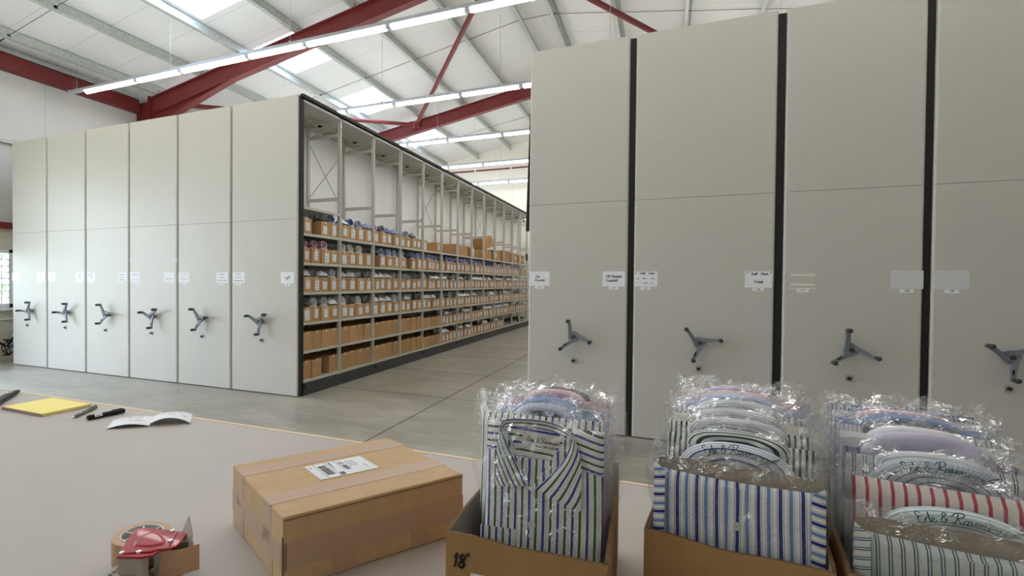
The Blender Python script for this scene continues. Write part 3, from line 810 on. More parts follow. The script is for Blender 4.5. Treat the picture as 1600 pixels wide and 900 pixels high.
# right-hand cabinets
SR = lambda x: 4.2363+(x-4.2363)*.98986
RY = -.0577
RB = [(2.974, 3.942), (3.998, 5.15), (5.214, 6.160), (6.214, 7.21)]
RHX = [SR(3.439), SR(4.572), SR(5.702), SR(6.688)]; RLX = [SR(3.435), SR(4.572), SR(5.708), SR(6.704)]
RANG = [106, 132, 101, 150]
RLAB = ['tall grey mobile shelving cabinet at the aisle edge, numbered 13 and 14', 'wide tall grey mobile shelving cabinet numbered 15 and 16', 'tall grey mobile shelving cabinet numbered 17 and 18, with tape strips', 'tall grey mobile shelving cabinet cut by the picture edge, numbered 19']
for i in range(4):
    t = tag(empty('mobile_shelving_cabinet'), RLAB[i], 'cabinet', 'closed cabinets right of the aisle')
    x0, x1 = RB[i]
    panels(t, x0, x1, RY, gasket_r=(.053, .06, .05, .03)[i]); closed_body(t, x0, x1, RY, 13.0)
    crank(t, RHX[i], .962, RY, radians(RANG[i])); lock(t, RLX[i], .715, RY)
    if i == 0:
        card(t, 3.088, 1.546, RY, [(-.02, .012, .0135, 'Gen', 0), (.0, -.026, .0135, 'Accounts', 0)]); number(t, 3.088, 1.456, RY, '13')
        card(t, SR(3.811), 1.546, RY, [(-.0, .015, .0125, 'Old Accounts', 0), (-.02, -.026, .0125, 'Household', 0)]); number(t, SR(3.811), 1.456, RY, '14')
        # rubber strip that has come loose along the aisle edge
        mb = MB(); n = 14
        for k in range(n):
            za, zb = 2.05+k*(HT-2.12)/n, 2.05+(k+1)*(HT-2.12)/n
            o = lambda z: .0+.045*max(0, (HT-.25-z)/1.7)
            mb.hexa([(x0-o(za)-.004, RY+.05, za), (x0, RY+.05, za), (x0, RY+.09, za), (x0-o(za)-.004, RY+.09, za)],
                    [(x0-o(zb)-.004, RY+.05, zb), (x0, RY+.05, zb), (x0, RY+.09, zb), (x0-o(zb)-.004, RY+.09, zb)])
        mb.build('loose_gasket', M['gasket'], t)
    if i == 1:
        card(t, SR(4.104), 1.547, RY, [(-.03, .045, .012, 'Sash', 0), (.05, .045, .012, 'Gown', 0), (-.09, .045, .012, '1', 0), (.09, .045, .012, '/', 0)] + sc(31, [(-.07, -.005, .03), (-.005, -.005, .04), (.065, -.005, .035), (-.07, -.045, .02), (0, -.045, .045), (.065, -.045, .035)]))
        number(t, SR(4.104), 1.456, RY, '15')
        card(t, SR(5.038), 1.546, RY, [(-.035, .04, .012, 'Sash', 0), (.045, .04, .012, 'Gown', 0), (0, -.032, .013, 'Hoods', 0), (-.09, .045, .012, '1', 0), (.09, .045, .012, '1', 0), (-.09, -.04, .012, '/', 0), (.09, -.04, .012, '/', 0)])
        number(t, SR(5.038), 1.456, RY, '16')
    if i == 2:
        for z in (1.586, 1.502):
            mb = MB(); mb.box(SR(5.28), SR(5.457), RY-.001, RY, z-.009, z+.009); mb.build('tape_strip', M['tapestrip'], t)
        mb = MB(); mb.box(SR(5.27), SR(5.465), RY-.0008, RY, 1.466, 1.474); mb.build('tape_strip', M['tapestrip'], t)
        number(t, SR(5.37), 1.452, RY, '17')
        card(t, SR(6.077), 1.548, RY, [], paper='wash_paper'); number(t, SR(6.077), 1.456, RY, '18')
    if i == 3:
        card(t, SR(6.357), 1.548, RY, [], paper='wash_paper'); number(t, SR(6.357), 1.456, RY, '19')

# the open unit along the aisle
NB = 14; BAY = 1.0; XB = -.6
SH = [.2, .584, .958, 1.357, 1.746, 2.132]          # shelf tops
u = tag(empty('mobile_shelving_unit'), 'open mobile shelving unit running down the aisle, full of cartons of shirts', 'shelving')
panels(u, LB[5]+.012, -.03, 0, gasket_r=.03); dress(u, 5)
mb = MB(); mb.box(LB[5]+.03, -.0, .06, NB*BAY+.05, 0, .16)
mb.build('wheeled_base', M['plinth'], u)
for k in range(7):
    mb = MB(); mb.cyl((.0, .12+k*1.93, .115), (.008, .12+k*1.93, .115), .026, 12); mb.build('base_buffer', M['gasket'], u)
mb = MB(); mb.box(LB[5]+.02, -.0, .06, NB*BAY+.05, 3.86, 3.875); mb.box(-.012, 0, .06, NB*BAY+.05, 3.83, 3.875); mb.box(XB-.03, XB-.0, .06, NB*BAY+.05, 3.8, 3.86)
mb.build('top_cover', M['shelf_steel'], u)
mb = MB(); mb.box(-.02, .03, .03, NB*BAY+.05, 3.875, 3.915); mb.build('rubber_gasket', M['gasket'], u)
mb = MB(); mb.box(XB-.05, XB-.045, .06, NB*BAY+.05, .16, 3.8)
mb.build('back_sheet', mat('white_back_sheet', lin(246, 246, 246), .5, bump=.05, bscale=4), u)
mb = MB(); mb.box(LB[5]+.03, XB-.06, .06, NB*BAY+.05, .16, 3.86); mb.build('far_side', M['shelf_steel'], u)
shelf_me = None
def shelf_mesh():
    mb = MB(); mb.box(XB+.02, -.002, .002, BAY-.048, -.004, 0); mb.box(-.006, -.001, .002, BAY-.048, -.034, 0); mb.box(XB+.02, XB+.026, .002, BAY-.048, -.034, 0)
    mb.box(-.022, -.001, .002, BAY-.048, -.034, -.03)
    return mb.mesh('shelf', M['shelf_steel'])
shelf_me = shelf_mesh()
def upr_mesh():
    mb = MB(); mb.box(-.045, -.041, -.046, 0, .16, 3.86); mb.box(-.045, 0, -.004, 0, .16, 3.86); mb.box(-.004, 0, -.046, 0, .16, 3.86)
    mb.box(-.045, 0, -.046, -.042, .16, 3.86)
    # slots up the face
    for k in range(72): mb.box(-.0005, .0004, -.03, -.016, .2+k*.05, .225+k*.05, 1)
    return mb.mesh('upright', [M['shelf_steel'], mat('slot_shadow_grey', lin(150, 150, 138), .6)])
upr_me = upr_mesh()
mb = MB(); mb.box(XB, XB+.045, -.046, 0, .16, 3.8); rear_me = mb.mesh('rear_upright', M['shelf_steel'])
mb = MB(); mb.box(XB+.045, -.045, -.03, -.012, 3.6, 3.64); mb.box(XB+.045, -.045, -.03, -.012, 3.74, 3.77)
mb.hexa([(XB+.045, -.026, 3.62), (XB+.045, -.018, 3.62), (XB+.045, -.018, 3.64), (XB+.045, -.026, 3.64)], [(-.05, -.026, 3.74), (-.05, -.018, 3.74), (-.05, -.018, 3.76), (-.05, -.026, 3.76)])
bar_me = mb.mesh('frame_bar', M['shelf_steel'])
mb = MB(); mb.box(XB+.045, -.045, -.03, -.012, 2.675, 2.725); tie_me = mb.mesh('frame_tie', M['shelf_steel'])
mb = MB(); mb.box(XB+.2, XB+.25, -.035, .01, 3.77, 3.8); clip_me = mb.mesh('cable_clip', M['dark'])
for k in range(NB):
    for z in SH + ([2.48] if k == 0 else []): link('shelf', shelf_me, u, (0, k*BAY+(.062 if k == 0 else 0), z))
    link('upright', upr_me, u, (0, (k+1)*BAY, 0)); link('rear_upright', rear_me, u, (0, (k+1)*BAY, 0)); link('frame_bar', bar_me, u, (0, (k+1)*BAY, 0)); link('frame_tie', tie_me, u, (0, (k+1)*BAY, 0)); link('cable_clip', clip_me, u, (0, (k+1)*BAY, 0))
mb = MB(); mb.cyl((XB+.22, .08, 3.81), (XB+.22, NB, 3.81), .014, 8); mb.build('cable_conduit', M['shelf_steel'], u)
for k in (1, 5, 9):
    for s in (0, 1):
        y0, y1 = k*BAY+.02, (k+1)*BAY-.06
        mb = MB(); mb.cyl((XB-.005-.008*s, y0 if s else y1, 2.72), (XB-.005-.008*s, y1 if s else y0, 3.58), .004, 6); mb.build('cross_brace', M['rod'], u)
mb = MB(); mb.box(.0, .03, 12.72, 12.92, 2.28, 2.5); mb.build('black_end_box', M['gasket'], u)
# ------------------------------------------------------------------ cartons and shirts on the open unit
def carton_mesh(name, w, h, d, seed, m):
    """open-topped shirt carton; front at x=0 facing +x, y from 0 to w, going back to x=-d"""
    r = random.Random(seed); mb = MB(); t = .006
    j = lambda: (r.random()-.5)*.006
    mb.box(-d, 0, 0, w, 0, t)
    for (x0, x1, y0, y1) in ((-t, 0, 0, w), (-d, -d+t, 0, w), (-d+t, -t, 0, t), (-d+t, -t, w-t, w)):
        v = [(x0+j()*.3, y0, t), (x1, y0, t), (x1, y1, t), (x0, y1, t)]
        mb.hexa(v, [(x0+j(), y0+j()*.5, h+j()), (x1+j(), y0+j()*.5, h+j()), (x1+j(), y1+j()*.5, h+j()), (x0+j(), y1+j()*.5, h+j())])
    # little hand notch flap / tape tab on the rim
    mb.box(-.002, .0015, w*.45, w*.45+.03, h-.03, h+.002, 1)
    return mb.mesh(name, m)
KM = [M['kraft_shelf'], mat('pale_sticker', lin(226, 214, 196), .7)]
CM = [carton_mesh('shirt_carton', .232, .2, .5, s, KM) for s in range(4)]
CT = [carton_mesh('shirt_carton', .232, .245, .5, 10+s, KM) for s in range(3)]
def sealed_mesh(w, h, d):
    mb = MB(); mb.box(-d, 0, 0, w, 0, h); mb.box(-d, .0006, w/2-.025, w/2+.025, h-.06, h+.0006, 1); mb.box(-d*.5-.002, -d*.5+.002, .0, w, h, h+.0008, 1)
    return mb.mesh('sealed_carton', [M['kraft_shelf'], M['buff_tape']])
mb = MB(); mb.add([(.0012, -.052, -.058), (.0012, .052, -.058), (.0012, .052, .058), (.0012, -.052, .058)], [(0, 1, 2, 3)], 0, [(0, 0), (1, 0), (1, 1), (0, 1)])
LBL = mb.mesh('size_label', M['label'])

def roll_mesh(seed):
    """bagged folded shirt standing on its end with its round collar poking over the carton front (origin: carton front, shelf height)"""
    r = random.Random(seed); mb = MB(); W = .19
    # folded body standing in the carton
    def body(u, v):
        a = 2*pi*u; x = -.03+.018*cos(a)*(abs(cos(a))**-.2 if abs(cos(a)) > .05 else 1)
        y = W/2*sin(a)*(abs(sin(a))**-.5 if abs(sin(a)) > .05 else 1)
        return (x, max(-W/2, min(W/2, y)), .012+.2*v)
    mb.grid(body, 24, 3)
    # collar: an oval ring whose open end faces into the aisle, leaning forward
    a0, b0 = .066+.008*r.random(), .046+.008*r.random(); L = .1+.03*r.random(); tilt = radians(6+14*r.random()); yaw = radians(-8+16*r.random())
    ph = r.random()*6
    def ring(rad, x):
        def f(u, v):
            a = 2*pi*u; k = 1+.05*sin(3*a+ph)+.03*sin(7*a+ph*2)
            xx = x[0]+(x[1]-x[0])*v; rr = rad*(1+.1*v*v)
            p = Vector((xx, a0*rr*k*cos(a), b0*rr*k*sin(a)+.006*sin(5*a+ph)*v))
            p = Matrix.Rotation(-tilt, 3, 'Y') @ p; p = Matrix.Rotation(yaw, 3, 'Z') @ p
            return (p.x-.02, p.y, p.z+.262)
        return f
    mb.grid(ring(1.0, (-L, .0)), 22, 4, flip=True); mb.grid(ring(.86, (-L, .0)), 22, 4)
    o, i = ring(1.1/1.1, (0, 0)), ring(.86, (0, 0))
    mb.grid(lambda u, v: tuple(Vector(ring(1.0, (-L, 0))(u, 1)).lerp(Vector(ring(.86, (-L, 0))(u, 1)), v)), 22, 1)
    # back closed by the folded yoke
    mb.grid(lambda u, v: tuple(Vector(ring(.9, (-L, 0))(u, .02)).lerp(Vector((-L-.02, 0, .25)), v)), 22, 2)
    return mb.mesh('bagged_shirt', M['bag_small'])
def slump_mesh(seed):
    """bagged shirt whose clear bag slumps forward over the carton"""
    r = random.Random(seed); mb = MB(); W = .2; p = [r.random()*6 for _ in range(6)]
    def top0(u, v):
        y = -W/2+W*u; s = v
        x = -.1+.115*s+.01*sin(9*u+p[0])
        z = .2+.085*sin(pi*min(1, .15+s*.85))*(1-.5*abs(2*u-1)**3)+.012*sin(13*u+p[1])*sin(5*s+p[2])+.01*sin(23*u+p[3])
        return (x, y, z)
    def bot(u, v):
        q = top0(u, v); return (q[0], q[1], max(.2165 if q[0] > -.03 else .03, q[2]-.05-.12*(1-v)))
    def top(u, v):
        q = top0(u, v); return (q[0], q[1], max(q[2], bot(u, v)[2]+.004))
    mb.grid(top, 18, 8); mb.grid(bot, 18, 8, flip=True)
    for k in (0, 1): mb.grid(lambda u, v, k=k: tuple(Vector(top(k, u)).lerp(Vector(bot(k, u)), v)), 8, 1, flip=bool(k))
    for k in (0, 1): mb.grid(lambda u, v, k=k: tuple(Vector(top(u, k)).lerp(Vector(bot(u, k)), v)), 18, 1, flip=not k)
    return mb.mesh('bagged_shirt', M['bag_small'])
def slab_mesh(seed):
    """bagged shirt standing upright deeper in the carton"""
    r = random.Random(seed); mb = MB(); W = .19; p = r.random()*6
    def f(s):
        def g(u, v):
            y = -W/2+W*u; z = .012+.285*v+.012*sin(7*u+p)*v; b = (1-abs(2*u-1)**6)*(1-abs(2*v-1)**8)
            return (s*.012*b+.004*sin(9*u+p)*v, y, z)
        return g
    mb.grid(f(1), 12, 6, flip=False); mb.grid(f(-1), 12, 6, flip=True)
    return mb.mesh('bagged_shirt', M['bag_small'])
ROLL = [roll_mesh(s) for s in range(5)]; SLUMP = [slump_mesh(20+s) for s in range(4)]; SLAB = [slab_mesh(40+s) for s in range(3)]

ORD = ['first', 'second', 'third', 'fourth', 'fifth', 'sixth', 'seventh', 'eighth', 'ninth', 'tenth', 'eleventh', 'twelfth', 'thirteenth', 'fourteenth']
LEV = ['lowest', 'second lowest', 'third lowest', 'third highest', 'second highest', 'highest']
PINK = [lin(222, 186, 200), lin(214, 172, 192)]; CREAM = [lin(232, 232, 222), lin(222, 226, 220)]; SKYB = [lin(176, 198, 226), lin(190, 206, 230)]; LIL = [lin(160, 164, 212), lin(176, 178, 218), lin(196, 198, 226)]
WHT = [lin(236, 237, 240), lin(226, 228, 232), lin(216, 218, 222)]; BLU = [lin(92, 110, 180), lin(112, 136, 196), lin(150, 166, 208)]; GRY = [lin(180, 182, 190), lin(150, 154, 166), lin(110, 112, 122)]
CNAME = {id(PINK): 'pink', id(CREAM): 'cream', id(SKYB): 'pale blue', id(LIL): 'lilac-blue', id(WHT): 'white', id(BLU): 'blue', id(GRY): 'grey'}
cr = random.Random(11)
n_slab = 0; stuff = MB()
def shade():
    v = .88+.2*cr.random(); return (v, v*(.98+.04*cr.random()), v*(.94+.08*cr.random()), 1)
def place_shirt(me, x, y, z, rz, pal, where, kind):
    o = link('bagged_shirt', me, None, (x, y, z), rz); o.scale = (1, .9 if y < .96 else 1, 1); o.color = cr.choice(pal)
    return tag(o, '%s %s %s' % (CNAME[id(pal)], kind, where), 'shirt', 'bagged shirts on the open shelving')
def plan(row, bay):
    """(slots used, label?, tall?, list of (slot, kind, palette))"""
    slots = [0, 1, 2, 3]; tall = False; lab = True; sh = []
    if row == 5:
        if bay > 4: return [], True, False, []
        if bay == 0: slots = [0, 2, 3]; sh = [(0, 'r', GRY), (2, 's', GRY), (3, 'r', BLU)]
        if bay == 1: sh = [(0, 's', WHT), (1, 'r', BLU), (2, 'r', GRY), (3, 's', BLU)]
        if bay == 2: sh = [(0, 'r', PINK), (1, 'r', GRY), (2, 's', BLU), (3, 's', BLU)]
        if bay == 3: sh = [(0, 's', BLU), (1, 'r', GRY), (2, 's', GRY)] ; slots = [0, 1, 2, 3]
        if bay == 4: slots = [0]; sh = []
    elif row == 4:
        pal = [PINK, CREAM, SKYB, LIL, LIL, LIL, LIL, SKYB, BLU, WHT, WHT, SKYB, WHT, WHT][bay]
        sh = [(k, 'r', pal) for k in range(4)]
        if bay == 0: sh = sh[:3]
        if bay == 1: sh = sh[:3]
        if bay == 2: slots = [1, 2, 3]; sh = [(1, 'r', pal), (2, 'r', pal), (3, 'r', pal)]
        if bay == 3: sh = [(0, 'r', SKYB), (2, 'r', LIL), (3, 'r', LIL)]; slots = [0, 2, 3]
    elif row == 3:
        for k in range(4):
            q = cr.random()
            if q < .42: sh.append((k, 's', WHT))
            elif q < .58: sh.append((k, 'r', WHT))
    elif row == 2:
        for k in range(4):
            q = cr.random()
            if q < .26: sh.append((k, 's', WHT))
            elif q < .44: sh.append((k, 'r', WHT))
    elif row == 1:
        lab = bay > 4; tall = bay < 4
        for k in range(4):
            q = cr.random()
            if bay > 3 and q < .3: sh.append((k, 's', GRY if bay % 2 else WHT))
        if bay in (8, 9): sh = [(k, 's', SKYB if k % 2 else WHT) for k in range(4)]
        if bay == 0: slots = [0, 1, 2, 3]
    else:
        lab = bay > 4; tall = bay < 4
        if bay > 9: return [], True, False, []
        for k in range(4):
            if bay > 4 and cr.random() < .3: sh.append((k, 's', WHT))
        if bay == 5: sh = [(0, 's', WHT), (1, 's', WHT)]
        if bay == 0: slots = [0, 1, 3]
    return slots, lab, tall, sh
for bay in range(13):
    for row in (5, 4, 3, 2, 1, 0):
        slots, lab, tall, sh = plan(row, bay)
        z0 = SH[row]+.0015
        for n, k in enumerate(slots):
            w = .232; y = bay*BAY+(.094 if bay == 0 else .004)+k*(.2145 if bay == 0 else .237)+cr.random()*.003; sy = .895 if bay == 0 else 1
            x = -.012-.03*cr.random()
            if row == 4 and cr.random() < .2: x -= .02
            y = min(y, (bay+1)*BAY-.05-w*sy)
            me = cr.choice(CT if tall else CM)
            o = link('shirt_carton', me, None, (x, y, z0)); o.color = shade(); o.scale = (1, sy, 1)
            word = 'brown carton with white label' if lab else 'plain brown carton'
            tag(o, '%s, %s bay of open unit, %s shelf, %s along' % (word, ORD[bay], LEV[row], ORD[n]), 'carton', 'cartons on the open shelving')
            if lab:
                lb = link('size_label', LBL, o, (0.003, w/2+cr.uniform(-.02, .02), .095+cr.uniform(-.012, .012)))
                lb.scale = (1, cr.uniform(.9, 1.15), cr.uniform(.9, 1.25)); lb.rotation_euler = (radians(cr.uniform(-3, 3)), 0, 0)
            hit = [s for s in sh if s[0] == k]
            yc = y+w*sy/2
            for (_, kind, pal) in hit[:1]:
                where = 'over the %s carton, %s bay, %s shelf' % (ORD[n], ORD[bay], LEV[row])
                if kind == 'r': place_shirt(cr.choice(ROLL), x-.012, yc, z0+.004, 0, pal, where, 'bagged shirt collar')
                else: place_shirt(cr.choice(SLUMP), x-.012, yc, z0+.004, 0, pal, where, 'bagged shirt slumped')
            # bags further back in the same carton
            if row >= 2 or hit:
                for q in range(2 if bay < 5 else 1):
                    xx = x-.2-.09*q
                    pal = hit[0][2] if hit else WHT
                    if n_slab < 150:
                        n_slab += 1
                        place_shirt(SLAB[(n+q) % 3], xx, yc, z0+.006, 0, pal, 'standing %s in %s carton, %s bay, %s shelf' % (('midway', 'deep')[q], ORD[n], ORD[bay], LEV[row]), 'bagged shirt')
                    else:
                        s = SLAB[(n+q) % 3]
                        stuff.add([(v.co.x+xx, v.co.y+yc, v.co.z+z0+.006) for v in s.vertices], [tuple(p.vertices) for p in s.polygons], smooth=True)
if stuff.v:
    o = stuff.build('bagged_shirts', M['bag_small']); o.color = lin(226, 228, 232)
    tag(o, 'white bagged shirts standing deep inside the cartons of the far bays', 'shirts', None, 'stuff')
# sealed cartons stored on the top shelf of the further bays
def sealed(w, h, d, loc, rz, label, rot=None, lab=None):
    o = link('sealed_carton', sealed_mesh(w, h, d), None, loc, rz); o.color = shade()
    if rot: o.rotation_euler = rot
    tag(o, label, 'carton', 'sealed cartons on the top shelf')
    if lab: link('size_label', LBL, o, (.0006, lab, h*.5))
    return o
z5 = SH[5]+.0015
o = link('shirt_carton', CM[1], None, (-.02, 4.7, z5)); o.color = shade(); tag(o, 'lone small brown carton with white label at the end of the top row', 'carton', 'cartons on the open shelving')
link('size_label', LBL, o, (.003, .116, .1))
sealed(.62, .2, .42, (-.1, 5.62-.5, z5), 0, 'long plain brown sealed carton first along the top shelf') if False else None
sealed(.9, .26, .42, (-.1, 6.03, z5), 0, 'long low brown sealed carton, nearest of those on the top shelf')
o = link('shirt_carton', CT[0], None, (-.03, 7.0-.05+.06, z5)); o.color = shade(); tag(o, 'narrow brown carton with tall white label behind the nearest long sealed carton', 'carton', 'cartons on the open shelving'); link('size_label', LBL, o, (.003, .116, .12)).scale = (1, 1, 1.6)
sealed(.85, .24, .42, (-.08, 8.04, z5), 0, 'long brown sealed carton carrying the tilted carton on the top shelf')
sealed(.42, .3, .36, (-.1, 8.3, z5+.252), 0, 'brown carton perched askew on top of a longer carton on the top shelf', (radians(16), 0, radians(-18)))
sealed(.6, .3, .42, (-.05, 9.1, z5), 0, 'brown sealed carton just beyond the stacked pair on the top shelf', None, .15)
sealed(.7, .34, .42, (-.05, 10.08, z5), 0, 'tallest brown sealed carton, second beyond the stacked pair')
sealed(.6, .32, .42, (-.05, 11.1, z5), 0, 'brown sealed carton third beyond the stacked pair on the top shelf', None, .4)
sealed(.34, .3, .42, (-.05, 12.04, z5), 0, 'brown sealed carton with white label, last but one on the top shelf', None, .17)
sealed(.3, .3, .42, (-.05, 12.46, z5), 0, 'brown sealed carton with white label at the far end of the top shelf', None, .15)
# black shoe boxes on the lowest shelf of the last bays
sb = random.Random(5)
for bay in (10, 11, 12):
    for k in range(3):
        mb = MB(); w = .29; mb.box(-.34, 0, 0, w, 0, .1); mb.box(-.345, .005, -.003, w+.003, .085, .118); mb.box(.0, .006, .03, .09, .02, .06, 1); mb.box(.0, .006, .15, .2, .03, .05, 1)
        o = mb.build('shoe_box', [M['dark'], M['paper']], None, (-.05-.03*sb.random(), bay*BAY+.02+k*.31, SH[0]+.0015))
        tag(o, 'black shoe box with white stickers, %s bay, lowest shelf, %s along' % (ORD[bay], ORD[k]), 'shoe box', 'black shoe boxes at the aisle end')
# ------------------------------------------------------------------ packing bench and the things on it
ZT = .92
b = tag(empty('packing_bench', (0, 0, 0)), 'long packing bench with mushroom grey top and pale wood edge', 'table')
BX0, BX1, BY0, BY1 = .1, 5.5, -5.3, -4.006
mb = MB(); mb.box(BX0, BX1, BY0, BY1-.018, ZT-.03, ZT); mb.build('bench_top', M['bench'], b)
mb = MB(); mb.box(BX0, BX1, BY1-.018, BY1, ZT-.032, ZT+.0012); mb.build('wood_edging', M['edge'], b)
for x in (BX0+.1, (BX0+BX1)/2, BX1-.1):
    for y in (BY0+.08, BY1-.1):
        mb = MB(); mb.box(x-.03, x+.03, y-.03, y+.03, 0, ZT-.03); mb.build('leg', M['bench_leg'], b)
mb = MB(); mb.box(BX0+.1, BX1-.1, BY1-.115, BY1-.085, ZT-.11, ZT-.03); mb.box(BX0+.1, BX1-.1, BY0+.065, BY0+.095, ZT-.11, ZT-.03); mb.build('under_rail', M['bench_leg'], b)

# --- parcel
PL, PW, PH = .4311, .3396, .1379
p = tag(empty('parcel', (3.5996, -4.8838, ZT+.0005), 1.0183), 'sealed brown parcel with buff tape and white address label', 'parcel')
mb = MB(); mb.box(0, PL, 0, PW, 0, PH); o = mb.build('carton_body', M['kraft'], p); bevel(o, .0035, 3)
mb = MB()
for x, w in ((.0, .0),): pass
e = .0006
def strip_top(y0, y1):
    mb = MB(); mb.box(-e, PL+e, y0, y1, PH, PH+e); mb.box(-e, 0, y0, y1, .05, PH); mb.box(PL, PL+e, y0, y1, .05, PH)
    mb.build('tape_strip', M['buff_tape'], p)
strip_top(.067, .117); strip_top(.252, .302)
mb = MB(); mb.box(.0, PL, -e, 0, .036, .088); mb.box(-e, 0, 0, PW, .034, .082); mb.box(-e, .008, -e, .01, .036, .088); mb.build('tape_strip', M['buff_tape'], p)
for bx in ((.105, .155, -e*1.6, 0, 0.001, .05), (.29, .335, -e*1.6, 0, 0.001, .06), (-e*1.6, 0, .055, .105, .0, .06), (-e*1.6, 0, .25, .3, .0, .06)):
    mb = MB(); mb.box(*bx); mb.build('tape_strip', M['buff_tape'], p)
mb = MB(); mb.box(-.001, .001, -.0012, .003, .004, .1); mb.box(.002, PL-.002, -.0012, .0, .1305, .1318); mb.build('corrugated_edge', M['kraft_edge'], p)
# address label
dx, dy = 3.5562-3.5996, -4.696+4.8838
lx, ly = dx*cos(1.0183)+dy*sin(1.0183), -dx*sin(1.0183)+dy*cos(1.0183)
mb = MB(); mb.box(0, .149, 0, .1, 0, .0006); lab = mb.build('address_label', M['paper'], p, (lx, ly, PH+.0009))
mb = MB(); z0, z1 = .0006, .0009; q = random.Random(3)
def pr(x0, x1, y0, y1): mb.box(x0, x1, y0, y1, z0, z1)
pr(.021, .0218, .002, .098); pr(.05, .0508, .002, .098); pr(.074, .0746, .03, .098)
y = .018
while y < .082:
    w = .0007+.0016*q.random(); pr(.026, .045, y, y+w); y += w+.0007+.0013*q.random()
y = .03
while y < .06:
    w = .0006+.001*q.random(); pr(.079, .091, y, y+w); y += w+.0006+.001*q.random()
pr(.054, .066, .004, .022)
for k in range(5): pr(.056, .058+.001*k, .05+.009*k, .056+.009*k)
for k in range(3):
    for j in range(3): pr(.098+.008*k, .1+.008*k, .045+.014*j, .056+.014*j)
for k in range(6): pr(.078+.0024*k, .0788+.0024*k, .066, .09-.004*(k % 3))
pr(.008, .01, .075, .086); pr(.13, .131, .02, .045)
mb.build('printing', mat('grey_print', lin(92, 92, 98), .7), lab)

# --- writing pad
mb = MB(); PADW, PADD, PADH = .2134, .2926, .0125
pd = tag(empty('writing_pad', (1.8659, -4.2834, ZT+.0005), 1.5486), 'thick yellow writing pad lying near the bench edge', 'notepad')
mb = MB(); mb.box(0, PADW, 0, PADD, .0012, PADH); mb.build('paper_block', M['yellow'], pd)
mb = MB(); mb.box(-.0012, .0005, -.0002, PADD+.0002, 0, PADH-.0008); mb.build('glued_spine', M['greyboard'], pd)
mb = MB(); mb.box(0, PADW, 0, PADD, 0, .0012); mb.build('backing_board', M['greyboard'], pd)

# --- pens: pen lying from (ax,ay) to (bx,by)
def lying(name, ax, ay, bx, by, r):
    return empty(name, (ax, ay, ZT+r+.0006), math.atan2(by-ay, bx-ax)), math.hypot(bx-ax, by-ay)
o, L = lying('ballpoint_pen', 2.031-.012, -4.243-.012, 1.923-.0, -4.081, .0075)
tag(o, 'smoky grey ballpoint pen beside the yellow pad, point towards the viewer', 'pen')
mb = MB(); mb.tube([(.016, 0, 0), (.022, 0, 0), (.06, 0, 0), (L*.72, 0, 0), (L-.004, 0, 0), (L, 0, 0)], [.0048, .0066, .0075, .0075, .0068, .0045], 14); mb.build('barrel', M['pen_grey'], o)
mb = MB(); mb.tube([(0, 0, -.002), (.004, 0, -.0012), (.016, 0, 0)], [.0008, .0022, .0046], 10); mb.build('point', M['chrome'], o)
mb = MB(); mb.box(L*.62, L-.004, -.002, .002, .0085, .01); mb.box(L-.01, L-.004, -.0016, .0016, .003, .0075); mb.build('clip', M['pen_grey'], o)
mb = MB(); mb.cyl((.06, 0, 0), (.064, 0, 0), .0078, 14); mb.build('ring', M['chrome'], o)
o, L = lying('marker_pen', 2.091, -4.237, 2.103+.008, -4.086+.002, .0105)
tag(o, 'black permanent marker pen with white barcode patch between pad and folded card', 'marker pen')
mb = MB(); mb.tube([(0, 0, 0), (.002, 0, 0), (L*.6, 0, 0), (L*.6, 0, 0)], [.009, .0102, .0102, .009], 18); mb.build('barrel', M['pen_black'], o)
mb = MB(); mb.tube([(L*.6, 0, 0), (L*.6+.002, 0, 0), (L-.004, 0, 0), (L, 0, 0)], [.0102, .0106, .0098, .008], 18); mb.box(L*.66, L-.01, -.002, .002, .0095, .0125); mb.build('cap', M['pen_black'], o)
mb = MB(); mb.grid(lambda u, v: (L*.16+L*.2*u, -.0104*cos(-.1+1.35*v), .0104*sin(-.1+1.35*v)), 2, 6); pt = mb.build('barcode_patch', M['paper'], o)
mb = MB()
for k in range(9): mb.grid(lambda u, v, k=k: (L*.2+L*.014*k+.0011*u, -.0106*cos(.25+.4*v), .0106*sin(.25+.4*v)), 1, 3)
mb.build('bars', M['inkblack'], pt)
# --- folded card standing open on its edges
FC = tag(empty('folded_card', (2.284, -4.293, ZT+.0005), math.atan2(-4.082+4.293, 2.501-2.284)), 'white folded card with handwriting, lying open like a bird', 'card')
Lc = math.hypot(.217, .211); Dc = .145
def cz(u, v): # two arched leaves, valley in the middle
    t = u*2 if u < .5 else (u-.5)*2
    base = .014*sin(pi*min(1, t*.95))**.9 if u < .5 else 0.028*sin(pi*min(1, .06+t*.94))**.8
    return base*(1-.35*v)+.001
for s in (0, 1):
    mb = MB()
    mb.grid(lambda u, v: (Lc*(s*.5+.5*u), Dc*v-.012*u*(1-v), cz(s*.5+.4999*u, v)), 16, 4)
    mb.grid(lambda u, v: (Lc*(s*.5+.5*u), Dc*v-.012*u*(1-v), cz(s*.5+.4999*u, v)-.0006), 16, 4, flip=True)
    lf = mb.build('card_leaf', M['paper'], FC)
    mb = MB()
    for k, (tx, ty, w) in enumerate(((.22, .72, .045), (.42, .72, .05), (.42, .35, .075))):
        scrawl(mb, lambda a, c, tx=tx, ty=ty: (Lc*(s*.5+.5*tx)+a, Dc*ty+c, cz(s*.5+.5*tx+a/Lc, ty+c/Dc)+.0012), w, .022, .0026, 60+k+s*3)
    mb.build('handwriting', M['inkblack'], lf)
